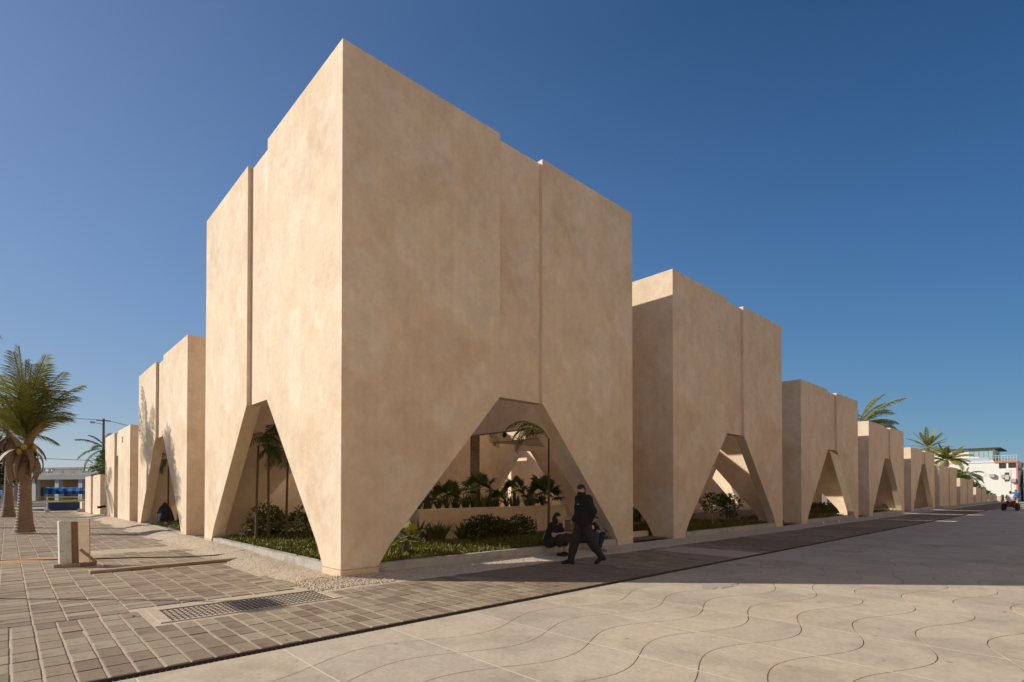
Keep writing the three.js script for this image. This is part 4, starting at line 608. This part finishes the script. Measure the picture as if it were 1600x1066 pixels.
// ---------------------------------------------------------------- far right: white building and street life
{
  const X = 112, g = thing('white_building', 'white three-storey building with rooftop glass room at the end of the street', 'building', X, 0, 0);
  part('wall', box(0, 12, 0, 6.2, -16, 1.62), M.whiteWall, g);
  part('roof_slab', box(-0.12, 12.1, 6.2, 6.42, -16, 1.7), M.whiteWall, g);
  part('orange_trim', box(-0.16, -0.121, 6.12, 6.42, -1.1, 1.7), flat(0.55, 0.20, 0.03), g); part('orange_block', box(-0.6, 0.6, 6.42, 7.1, -6.5, -5.6), flat(0.60, 0.22, 0.03), g);
  const p = part('penthouse', box(1.2, 11, 6.42, 8.5, -14, -1.3), M.whiteWall, g); part('parapet_band', box(0.2, 0.5, 6.42, 7.05, -5.4, -1.7), flat(0.42, 0.45, 0.52), g);
  part('penthouse_roof', box(0.7, 11.4, 8.5, 8.68, -14.3, -0.4), flat(0.06, 0.055, 0.05), g);
  for (let i = 0; i < 5; i++) { const z = -4.25 + i * 0.56 + (i > 1 ? 0.12 : 0); const w = part('window', box(1.14, 1.199, i < 2 ? 7.35 : 6.75, 8.4, z, z + 0.5), M.glassTeal, g); part('frame', merge([box(1.1, 1.21, i < 2 ? 7.3 : 6.7, 8.45, z - 0.05, z), box(1.1, 1.21, i < 2 ? 7.3 : 6.7, 8.45, z + 0.5, z + 0.53)]), M.galv, w); }
  for (const [z0, z1, y0, y1] of [[-0.45, 0.24, 5.3, 6.0], [0.66, 1.5, 5.36, 6.0]]) { const w = part('window', box(-0.012, 0.03, y0, y1, z0, z1), M.glassDark, g); part('frame', merge([box(-0.05, 0.0, y0 - 0.06, y0, z0, z1), box(-0.05, -0.001, y1, y1 + 0.06, z0, z1), box(-0.05, -0.001, y0 - 0.06, y1 + 0.06, z0 - 0.06, z0), box(-0.05, -0.001, y0 - 0.06, y1 + 0.06, z1, z1 + 0.06)]), M.iron, w); }
  for (const [z, y] of [[-1.35, 4.1], [0.1, 3.95], [-3.2, 4.0], [1.15, 3.3]]) part('air_conditioner', merge([bevelBox(0.4, 0.5, 0.7, 0.03).translate(-0.25, y, z), box(-0.5, -0.05, y - 0.31, y - 0.27, z - 0.3, z + 0.3)]), flat(0.42, 0.40, 0.37), g);
  const rail = []; for (let z = -0.9; z < 1.6; z += 0.35) rail.push(bar([0.3, 6.42, z], [0.3, 7.3, z], 0.025, 0.025, 5)); rail.push(bar([0.3, 7.3, -1.2], [0.3, 7.3, 1.6], 0.035), bar([0.3, 6.95, -1.2], [0.3, 6.95, 1.6], 0.025)); part('roof_railing', merge(rail), M.whitePaint, g);
  part('lens_fringe_strip', box(-0.1, -0.013, 0, 6.1, 1.5, 1.7), flat(0.55, 0.18, 0.16), g);  // added red strip imitating lens colour fringing along the wall edge
  part('balcony', box(0.4, 3, 4.9, 5.3, 1.621, 2.6), flat(0.30, 0.32, 0.33), g);
  const s = thing('shop_building', 'low shop with orange canopy at the right edge beside the white building', 'building', 118, 0, 6.2, 0); part('wall', box(0, 8, 0, 4.6, -4, 6), flat(0.30, 0.40, 0.42), s); part('canopy', box(-1.5, 0, 3.1, 3.7, -4, 5), flat(0.62, 0.25, 0.04), s); part('thatch', box(-2, 0.2, 2.3, 2.8, -4.3, 3), flat(0.28, 0.19, 0.10), s); part('window', box(-0.04, -0.002, 0.8, 2.2, -2.5, 1), M.glassDark, s); part('upper_wall', box(2, 8, 4.6, 7, -4, 6), flat(0.62, 0.57, 0.45), s); part('door', box(-0.05, -0.001, 0, 2.1, 1.6, 2.6), M.woodDark, s);
  const w = thing('rubble_wall', 'low pale stone wall at the foot of the white building', 'wall', 109.5, 0, 0); for (let i = 0; i < 16; i++) { const r = rng(300 + i), z = -1.6 + (i % 8) * 0.42, y = Math.floor(i / 8) * 0.42; part('stone', bevelBox(0.4, 0.40, 0.40, 0.05).translate(r() * 0.06, y + 0.2, z + r() * 0.02), flat(0.5 + 0.1 * r(), 0.42 + 0.08 * r(), 0.31 + 0.06 * r()), w); }
  const bo = (x, z, l) => { const b = thing('bollard', l, 'bollard', x, 0, z, 0); part('shaft', bar([0, 0, 0], [0, 0.95, 0], 0.1, 0.08, 10), flat(0.22, 0.12, 0.08), b); part('cap', new THREE.SphereGeometry(0.1, 10, 8).translate(0, 0.97, 0), flat(0.22, 0.12, 0.08), b); };
  bo(103.5, 0.5, 'brown bollard just past the last planter'); bo(106.5, 0.4, 'pale brown bollard before the low stone wall');
  const sp = thing('sign_post', 'slim grey post with a dark box sign before the white building', 'sign', 100, 0, 1.75); part('post', bar([0, 0, 0], [0, 4.6, 0], 0.06, 0.05), M.galv, sp); part('sign_box', bevelBox(0.2, 1.3, 0.5, 0.03).translate(-0.05, 3.6, -0.4), flat(0.10, 0.06, 0.05), sp); part('sign_face', box(-0.163, -0.152, 3.25, 3.9, -0.6, -0.2), flat(0.55, 0.52, 0.48), sp);
}

// ---------------------------------------------------------------- houses across the street, out of frame: their sunlit fronts warm the shaded facade
{
  const tone = [[0.76, 0.57, 0.33], [0.80, 0.65, 0.44], [0.72, 0.50, 0.28], [0.80, 0.62, 0.40], [0.76, 0.56, 0.33], [0.80, 0.66, 0.47]], word = ['ochre', 'cream', 'terracotta', 'sand coloured', 'yellow ochre', 'pale cream'];
  for (let i = 0; i < 6; i++) {
    const x0 = -34 + i * 24, h = 10.8 + [0, 1.4, -0.6, 1.0, 0.4, -0.8][i], g = thing('street_house', `${word[i]} house out of frame across the street facing the museum`, 'house', x0, 0, 20.5), m = flat(...tone[i]);
    part('wall', box(0, 23.4, 0, h, 0, 9), m, g); part('cornice', box(-0.1, 23.5, h + 0.003, h + 0.3, -0.2, 9.1), M.whitePaint, g);
    for (let k = 0; k < 5; k++) { part('window', box(2 + k * 4.4, 3.3 + k * 4.4, 4.9, 6.5, -0.03, -0.002), M.glassDark, g); part(k % 2 ? 'door' : 'window', box(2 + k * 4.4, 3.3 + k * 4.4, k % 2 ? 0.02 : 1.0, 2.4, -0.03, -0.002), k % 2 ? M.woodDark : M.glassDark, g); }
  }
}
// ---------------------------------------------------------------- people
// smooth union of tapered capsules, meshed with surface nets
function nets(bones, cell, k = 0.03) {
  let lo = [1e9, 1e9, 1e9], hi = [-1e9, -1e9, -1e9];
  for (const b of bones) for (const [q, r] of [[b.a, b.ra], [b.b, b.rb]]) for (let c = 0; c < 3; c++) { const rr = r * (b.s ? Math.max(...b.s) : 1) + k + 2 * cell; lo[c] = Math.min(lo[c], q[c] - rr); hi[c] = Math.max(hi[c], q[c] + rr); }
  const n = [0, 1, 2].map((c) => Math.ceil((hi[c] - lo[c]) / cell) + 1), F = new Float32Array(n[0] * n[1] * n[2]), id = (i, j, l) => i + n[0] * (j + n[1] * l);
  for (let l = 0; l < n[2]; l++) for (let j = 0; j < n[1]; j++) for (let i = 0; i < n[0]; i++) {
    const x = lo[0] + i * cell, y = lo[1] + j * cell, z = lo[2] + l * cell; let d = 1e3;
    for (const b of bones) {
      let px = x - b.a[0], py = y - b.a[1], pz = z - b.a[2], bx = b.b[0] - b.a[0], by = b.b[1] - b.a[1], bz = b.b[2] - b.a[2], sc = 1;
      if (b.s) { px /= b.s[0]; py /= b.s[1]; pz /= b.s[2]; bx /= b.s[0]; by /= b.s[1]; bz /= b.s[2]; sc = Math.min(...b.s); }
      const L = bx * bx + by * by + bz * bz, h = L < 1e-9 ? 0 : Math.max(0, Math.min(1, (px * bx + py * by + pz * bz) / L));
      const e = (Math.hypot(px - bx * h, py - by * h, pz - bz * h) - (b.ra + (b.rb - b.ra) * h)) * sc;
      if (d > 100) d = e; else { const m = Math.max(k - Math.abs(d - e), 0) / k; d = Math.min(d, e) - m * m * k * 0.25; }
    }
    F[id(i, j, l)] = d;
  }
  const V = new Int32Array(F.length).fill(-1), pos = [], idx = [], C = [[0, 0, 0], [1, 0, 0], [0, 1, 0], [1, 1, 0], [0, 0, 1], [1, 0, 1], [0, 1, 1], [1, 1, 1]], E = []; for (let a = 0; a < 8; a++) for (let b = a + 1; b < 8; b++) if ([1, 2, 4].includes(a ^ b)) E.push([a, b]);
  for (let l = 0; l < n[2] - 1; l++) for (let j = 0; j < n[1] - 1; j++) for (let i = 0; i < n[0] - 1; i++) {
    const f = C.map(([a, b, c]) => F[id(i + a, j + b, l + c)]); let neg = 0; for (const q of f) if (q < 0) neg++; if (neg === 0 || neg === 8) continue;
    let s = [0, 0, 0], m = 0; for (const [a, b] of E) if ((f[a] < 0) !== (f[b] < 0)) { const t = f[a] / (f[a] - f[b]); for (let c = 0; c < 3; c++) s[c] += C[a][c] + (C[b][c] - C[a][c]) * t; m++; }
    V[id(i, j, l)] = pos.length / 3; pos.push(lo[0] + (i + s[0] / m) * cell, lo[1] + (j + s[1] / m) * cell, lo[2] + (l + s[2] / m) * cell);
  }
  for (let l = 1; l < n[2] - 1; l++) for (let j = 1; j < n[1] - 1; j++) for (let i = 1; i < n[0] - 1; i++) {
    const f0 = F[id(i, j, l)] < 0;
    const q = (a, b, c, d) => { if (a < 0 || b < 0 || c < 0 || d < 0) return; f0 ? idx.push(a, b, c, a, c, d) : idx.push(a, c, b, a, d, c); };
    if (f0 !== F[id(i + 1, j, l)] < 0) q(V[id(i, j - 1, l - 1)], V[id(i, j, l - 1)], V[id(i, j, l)], V[id(i, j - 1, l)]);
    if (f0 !== F[id(i, j + 1, l)] < 0) q(V[id(i - 1, j, l - 1)], V[id(i - 1, j, l)], V[id(i, j, l)], V[id(i, j, l - 1)]);
    if (f0 !== F[id(i, j, l + 1)] < 0) q(V[id(i - 1, j - 1, l)], V[id(i, j - 1, l)], V[id(i, j, l)], V[id(i - 1, j, l)]);
  }
  const g = new THREE.BufferGeometry(); g.setAttribute('position', new THREE.Float32BufferAttribute(pos, 3)); g.setIndex(idx); g.computeVertexNormals(); return g;
}
const bn = (a, b, ra, rb = ra, s) => ({ a, b, ra, rb, s }), add3 = (a, b, k = 1) => [a[0] + b[0] * k, a[1] + b[1] * k, a[2] + b[2] * k], sub3 = (a, b) => add3(a, b, -1), mid3 = (a, b, t = 0.5) => add3(a, sub3(b, a), t), nrm = (a) => { const m = Math.hypot(...a) || 1; return a.map((q) => q / m); }, crs = (a, b) => [a[1] * b[2] - a[2] * b[1], a[2] * b[0] - a[0] * b[2], a[0] * b[1] - a[1] * b[0]];
function handBones(wrist, elbow, palmN, thumbSide, curl = 0.7) {
  const d = nrm(sub3(wrist, elbow)), s = nrm(crs(palmN, d)), up = nrm(crs(d, s)), out = [];
  const K = add3(wrist, d, 0.085); for (let i = -1; i <= 1; i++) out.push(bn(add3(wrist, s, i * 0.012), add3(K, s, i * 0.026), 0.015, 0.013));
  const len = [0.068, 0.078, 0.072, 0.056];
  for (let f = 0; f < 4; f++) { const o = (f - 1.5) * 0.0205 * thumbSide * -1, b = add3(K, s, o); let dir = d, p = b; for (let q = 0; q < 3; q++) { const c = curl * (q + 0.6) * 0.5; dir = nrm(add3(add3([0, 0, 0], d, Math.cos(c)), up, Math.sin(c))); const e = add3(p, dir, len[f] * [0.45, 0.3, 0.25][q]); out.push(bn(p, e, 0.0092 - q * 0.0008, 0.0086 - q * 0.0008)); p = e; } }
  const tb = add3(add3(wrist, d, 0.03), s, thumbSide * 0.028), tm = add3(add3(tb, d, 0.03), s, thumbSide * 0.022), te = add3(add3(tm, d, 0.03), up, 0.015); out.push(bn(tb, tm, 0.012, 0.0105), bn(tm, te, 0.0105, 0.0085));
  return out;
}
function person(label, x, y, z, turn, J, o) {
  const g = thing('person', label, 'person', x, y, z, turn, o.group), cell = o.cell ?? 0.014, H = o.head ?? 1, hd = J.head, face = nrm(J.face ?? [0, 0, 1]), up = nrm(J.up ?? [0, 1, 0]), side = nrm(crs(up, face));
  const P3 = (c, r, u2, f) => add3(add3(add3(c, side, r), up, u2), face, f);
  const headB = [bn(P3(hd, 0, 0.025, -0.012), P3(hd, 0, 0.025, -0.012), 0.093, 0.093, [0.86, 1.1, 1.0]), bn(P3(hd, 0, -0.05, 0.025), P3(hd, 0, -0.085, 0.055), 0.062, 0.042), bn(P3(hd, 0, 0.0, 0.088), P3(hd, 0, -0.03, 0.106), 0.012, 0.016), bn(P3(hd, 0.078, -0.005, -0.01), P3(hd, 0.082, 0.015, -0.015), 0.014, 0.016), bn(P3(hd, -0.078, -0.005, -0.01), P3(hd, -0.082, 0.015, -0.015), 0.014, 0.016), bn(P3(hd, 0, -0.085, 0.075), P3(hd, 0, -0.085, 0.075), 0.02)];
  const bulk = o.bulk ?? 0; const torso = (e) => [bn(J.hipL, J.chestL, 0.118 + e, 0.122 + e), bn(J.hipR, J.chestR, 0.118 + e, 0.122 + e), bn(mid3(J.hipL, J.hipR), mid3(J.chestL, J.chestR), 0.115 + e, 0.125 + e), bn(J.chestL, J.shL, 0.10 + e, 0.068 + e), bn(J.chestR, J.shR, 0.10 + e, 0.068 + e), bn(J.shL, J.shR, 0.062 + e, 0.062 + e)];
  const neckB = bn(mid3(J.shL, J.shR), hd, 0.06, 0.055);
  const arm = (s, e, from = 0, to = 1) => { const S = J['sh' + s], E = J['el' + s], Wr = J['wr' + s]; return [bn(S, E, 0.056 + e, 0.043 + e), bn(E, mid3(E, Wr, to), 0.042 + e, 0.042 + (0.028 - 0.042) * to + e)]; };
  const upper = (s, e, t) => [bn(J['sh' + s], mid3(J['sh' + s], J['el' + s], t), 0.06 + e, 0.052 + e)];
  const leg = (s, e, to = 1) => { const A = J['hip' + s], K = J['kn' + s], An = J['an' + s]; return [bn(A, K, 0.092 + e, 0.06 + e), bn(K, mid3(K, An, to), 0.057 + e, 0.057 + (0.036 - 0.057) * to + e), bn(mid3(K, An, 0.15), mid3(K, An, 0.4), 0.052 + e, 0.05 + e)]; };
  const foot = (s, e) => [bn(J['an' + s], J['to' + s], 0.04 + e, 0.03 + e), bn(J['an' + s], J['he' + s] ?? add3(J['an' + s], [0, -0.045, -0.04]), 0.036 + e, 0.032 + e)];
  const geos = [nets([...headB, neckB, ...torso(0), ...arm('L', 0), ...arm('R', 0), ...leg('L', 0), ...leg('R', 0), ...foot('L', 0), ...foot('R', 0)], cell, 0.035)];
  if (!o.far) geos.push(nets(handBones(J.wrL, J.elL, J.palmL ?? [1, 0, 0], 1, o.curl ?? 0.8), 0.0045, 0.008), nets(handBones(J.wrR, J.elR, J.palmR ?? [-1, 0, 0], -1, o.curl ?? 0.8), 0.0045, 0.008));
  else geos.push(nets([bn(J.wrL, add3(J.wrL, nrm(sub3(J.wrL, J.elL)), 0.12), 0.03, 0.03), bn(J.wrR, add3(J.wrR, nrm(sub3(J.wrR, J.elR)), 0.12), 0.03, 0.03)], cell));
  part('body', merge(geos), M.skin, g);
  const c2 = cell;
  const sleeves = o.longSleeve ? [...arm('L', 0.016 + bulk, 0, 0.98), ...arm('R', 0.016 + bulk, 0, 0.98)] : [...upper('L', 0.012, 0.62), ...upper('R', 0.012, 0.62)];
  const top = part(o.topName ?? 'shirt', nets([...torso(0.016 + bulk), ...sleeves], c2, 0.04), o.top, g);
  part(o.bottomName ?? 'trousers', nets([bn(J.hipL, J.hipR, 0.128, 0.128), ...leg('L', 0.024 + bulk, o.short ?? 0.96).slice(0, o.short !== undefined && o.short < 0.1 ? 1 : 3), ...leg('R', 0.024 + bulk, o.short ?? 0.96).slice(0, o.short !== undefined && o.short < 0.1 ? 1 : 3), ...(o.skirt ? [bn(J.knL, J.knR, 0.10, 0.10), bn(mid3(J.hipL, J.hipR), mid3(J.knL, J.knR), 0.17, 0.12)] : [])], c2, 0.05), o.bottom, g);
  for (const s of ['L', 'R']) part('shoe', nets([...foot(s, 0.014), ...(o.boot ? [bn(J['an' + s], mid3(J['an' + s], J['kn' + s], 0.3), 0.052, 0.056)] : [])], Math.min(c2, 0.012), 0.02), o.shoe ?? M.black, g);
  part('hair', nets([bn(P3(hd, 0, 0.042, -0.022), P3(hd, 0, 0.042, -0.022), 0.098, 0.098, [0.88, 1.04, 0.98]), bn(P3(hd, 0, -0.01, -0.075), P3(hd, 0, 0.03, -0.05), 0.05, 0.07), ...(o.bun ? [bn(P3(hd, 0, -0.02, -0.09), P3(hd, 0, -0.14, -0.10), 0.06, 0.05), bn(P3(hd, 0.06, -0.03, -0.03), P3(hd, 0.055, -0.12, -0.03), 0.035, 0.03), bn(P3(hd, -0.06, -0.03, -0.03), P3(hd, -0.055, -0.12, -0.03), 0.035, 0.03)] : [])].map((b) => b), Math.min(c2, 0.012), 0.02), o.hair ?? M.hair, g);
  if (!o.far) for (const e of [-1, 1]) { const s = new THREE.SphereGeometry(0.010, 8, 6); const q = P3(hd, 0.031 * e, 0.005, 0.079); part('eye', s.translate(...q), M.dark, g); }
  if (o.mask) part('face_covering', nets([bn(P3(hd, 0, -0.045, 0.04), P3(hd, 0, -0.09, 0.055), 0.07, 0.052), bn(P3(hd, 0, -0.035, 0.085), P3(hd, 0, -0.04, 0.096), 0.02, 0.02), ...(o.mask === 'scarf' ? [bn(mid3(J.shL, J.shR), P3(hd, 0, -0.08, 0.0), 0.078, 0.08)] : [])], 0.009, 0.025), o.maskMat ?? M.black, g);
  if (o.cap) { part('cap', nets([bn(P3(hd, 0, 0.055, -0.012), P3(hd, 0, 0.055, -0.012), 0.102, 0.102, [0.9, 0.9, 1.02]), bn(P3(hd, 0.03, 0.045, 0.09), P3(hd, 0.02, 0.035, 0.15), 0.016, 0.012), bn(P3(hd, -0.03, 0.045, 0.09), P3(hd, -0.02, 0.035, 0.15), 0.016, 0.012), bn(P3(hd, -0.02, 0.035, 0.15), P3(hd, 0.02, 0.035, 0.15), 0.012)], Math.min(c2, 0.012), 0.02), o.cap, g); }
  return g;
}
{ // man in dark clothes walking to the left
  const fx = -0.884, fz = -0.467, J = { hipL: [0.085, 0.93, -0.02], hipR: [-0.085, 0.93, 0.02], chestL: [0.085, 1.26, -0.015], chestR: [-0.085, 1.26, 0.02], shL: [0.185, 1.45, -0.03], shR: [-0.18, 1.45, 0.02], elL: [0.285, 1.19, -0.12], wrL: [0.20, 0.99, -0.09], elR: [-0.25, 1.19, -0.02], wrR: [-0.22, 0.98, 0.14], palmL: [-1, 0, 0], palmR: [1, 0, 0], knL: [0.09, 0.53, -0.13], anL: [0.09, 0.15, -0.41], toL: [0.10, 0.035, -0.27], heL: [0.09, 0.12, -0.46], knR: [-0.09, 0.50, 0.17], anR: [-0.09, 0.075, 0.27], toR: [-0.10, 0.03, 0.44], heR: [-0.09, 0.035, 0.22], head: [0, 1.645, 0.055], face: [0.1, -0.35, 0.93], up: [0, 0.93, 0.35] };
  const g = person('man in dark clothes and face covering walking left past the opening', 4.98, 0.0, 1.62, Math.atan2(fx, fz), J, { top: M.black, bottom: M.charcoal, longSleeve: true, bulk: 0.014, topName: 'jacket', boot: true, mask: 'scarf', cell: 0.013 });
  part('chest_badge', bevelBox(0.05, 0.016, 0.008, 0.002).rotateY(0.25).translate(0.085, 1.345, 0.160), flat(0.6, 0.58, 0.55), g);
  part('belt', nets([bn([0.085, 0.985, -0.02], [-0.085, 0.985, 0.02], 0.142, 0.142, [1, 0.22, 1])], 0.012, 0.02), M.dark, g);
}
{ // two people sitting on the kerb
  const J = { hipL: [0.085, 0.36, 0.0], hipR: [-0.085, 0.36, 0.0], chestL: [0.08, 0.62, 0.10], chestR: [-0.08, 0.62, 0.10], shL: [0.165, 0.77, 0.16], shR: [-0.165, 0.77, 0.16], elL: [0.21, 0.55, 0.28], wrL: [0.16, 0.58, 0.50], elR: [-0.21, 0.54, 0.27], wrR: [-0.06, 0.60, 0.48], palmL: [0, -1, 0], palmR: [0, -1, 0], knL: [0.13, 0.47, 0.40], knR: [-0.13, 0.47, 0.40], anL: [0.10, 0.08, 0.36], anR: [-0.10, 0.08, 0.36], toL: [0.11, 0.035, 0.52], toR: [-0.11, 0.035, 0.52], heL: [0.1, 0.035, 0.31], heR: [-0.1, 0.035, 0.31], head: [0.02, 0.955, 0.235], face: [0.55, -0.15, 0.8] };
  const a = person('seated person in black top with bare forearms on the kerb, left of the walking man', 5.62, 0.0, 0.02, 0.1, J, { top: M.black, bottom: M.charcoal, bottomName: 'skirt', short: 0.35, skirt: true, bun: true, cell: 0.013, shoe: flat(0.03, 0.02, 0.018) });
  part('shirt_tail', nets([bn([0.06, 0.42, -0.10], [0.05, 0.60, -0.015], 0.075, 0.08), bn([-0.06, 0.42, -0.10], [-0.05, 0.60, -0.015], 0.075, 0.08)], 0.014, 0.03), flat(0.33, 0.33, 0.34), a);
  const J2 = { hipL: [0.085, 0.36, 0.0], hipR: [-0.085, 0.36, 0.0], chestL: [0.08, 0.60, 0.07], chestR: [-0.08, 0.60, 0.07], shL: [0.175, 0.74, 0.12], shR: [-0.175, 0.74, 0.12], elL: [0.24, 0.53, 0.26], wrL: [0.10, 0.57, 0.47], elR: [-0.22, 0.52, 0.25], wrR: [0.03, 0.56, 0.46], palmL: [0, -1, 0], palmR: [0, -1, 0], knL: [0.18, 0.50, 0.42], knR: [-0.16, 0.49, 0.42], anL: [0.13, 0.08, 0.36], anR: [-0.12, 0.08, 0.38], toL: [0.15, 0.035, 0.53], toR: [-0.13, 0.035, 0.54], heL: [0.13, 0.035, 0.32], heR: [-0.12, 0.035, 0.33], head: [0.03, 0.925, 0.19], face: [0.35, -0.3, 0.9], up: [0, 0.95, 0.3] };
  const b = person('seated person in cap and jeans holding a phone, right of the walking man', 6.98, 0.0, 0.05, 0.15, J2, { top: M.black, bottom: flat(0.03, 0.042, 0.075), cell: 0.013, cap: M.black, shoe: flat(0.22, 0.2, 0.2) });
  part('shirt_print', bevelBox(0.09, 0.1, 0.008, 0.002).rotateX(-0.3).translate(0.02, 0.665, 0.235), flat(0.5, 0.46, 0.4), b);
  const ph = solo('mobile_phone', bevelBox(0.075, 0.15, 0.01, 0.003), M.dark, 'dark phone held by the seated person in a cap', 'phone'); ph.position.set(7.14, 0.60, 0.62); ph.rotation.set(-0.9, 0.15, 0);
}
{ // distant people on the street
  const J = (dx = 0) => ({ hipL: [0.09, 0.93, 0], hipR: [-0.09, 0.93, 0], chestL: [0.09, 1.26, 0], chestR: [-0.09, 1.26, 0], shL: [0.19, 1.44, 0], shR: [-0.19, 1.44, 0], elL: [0.28, 1.18, 0.03], wrL: [0.27, 0.98, 0.14 + dx], elR: [-0.28, 1.18, 0.03], wrR: [-0.27, 0.98, 0.14], knL: [0.1, 0.5, 0.06 + dx], knR: [-0.1, 0.5, 0.02 - dx], anL: [0.1, 0.08, dx * 1.5], anR: [-0.1, 0.08, -dx * 1.5], toL: [0.11, 0.03, 0.15 + dx * 1.5], toR: [-0.11, 0.03, 0.15 - dx * 1.5], head: [0, 1.64, 0.02], face: [0, 0, 1] });
  const away = Math.atan2(1, 0);
  // rider sits astride a low red quad bike
  const Js = J(); for (const k of ['hipL', 'hipR', 'chestL', 'chestR', 'shL', 'shR', 'elL', 'elR', 'wrL', 'wrR', 'head']) Js[k] = add3(Js[k], [0, -0.15, 0]); Js.hipL[0] = 0.1; Js.hipR[0] = -0.1; Object.assign(Js, { wrL: [0.26, 0.95, 0.45], wrR: [-0.26, 0.95, 0.45], elL: [0.3, 1.05, 0.2], elR: [-0.3, 1.05, 0.2], knL: [0.24, 0.72, 0.4], knR: [-0.24, 0.72, 0.4], anL: [0.27, 0.33, 0.3], anR: [-0.27, 0.33, 0.3], toL: [0.28, 0.29, 0.45], toR: [-0.28, 0.29, 0.45] });
  person('distant rider in white shirt and dark shorts on a red quad bike', 56.8, 0, 4.85, away, Js, { top: flat(0.66, 0.62, 0.64), bottom: M.charcoal, short: 0.05, far: true, cell: 0.028, hair: flat(0.05, 0.02, 0.015) });
  const q = thing('quad_bike', 'low red quad bike seen from behind in the far street', 'quad bike', 56.8, 0, 4.85, away);
  part('seat', bevelBox(0.36, 0.14, 0.8, 0.05).translate(0, 0.60, -0.05), M.black, q); part('body', merge([bevelBox(0.5, 0.26, 1.1, 0.06).translate(0, 0.43, 0.1), bevelBox(0.95, 0.08, 0.45, 0.03).translate(0, 0.58, -0.5), bevelBox(0.95, 0.08, 0.4, 0.03).translate(0, 0.6, 0.65)]), flat(0.28, 0.02, 0.02, { roughness: 0.4 }), q); part('handlebar', merge([bar([-0.36, 0.9, 0.5], [0.36, 0.9, 0.5], 0.02), bar([0, 0.55, 0.62], [0, 0.9, 0.5], 0.03)]), M.iron, q);
  for (const sx of [-0.42, 0.42]) for (const sz of [-0.5, 0.65]) { const w = part('wheel', new THREE.TorusGeometry(0.2, 0.09, 10, 20).rotateY(Math.PI / 2).scale(1.2, 1, 1).translate(sx, 0.27, sz), M.dark, q); part('rim', new THREE.CylinderGeometry(0.14, 0.14, 0.12, 12).rotateZ(Math.PI / 2).translate(sx, 0.27, sz), M.iron, w); }
  person('distant person in blue shirt, green cap and beige shorts at the right edge', 66, 0, 4.55, away + 0.3, J(0.1), { top: flat(0.03, 0.16, 0.45), bottom: flat(0.42, 0.30, 0.18), short: 0.2, far: true, cell: 0.028, cap: flat(0.25, 0.5, 0.05) });
}

// ---------------------------------------------------------------- done
scene.traverse((o) => { if (o.isMesh) { o.castShadow = true; o.receiveShadow = true; } });
renderer.render(scene, camera);
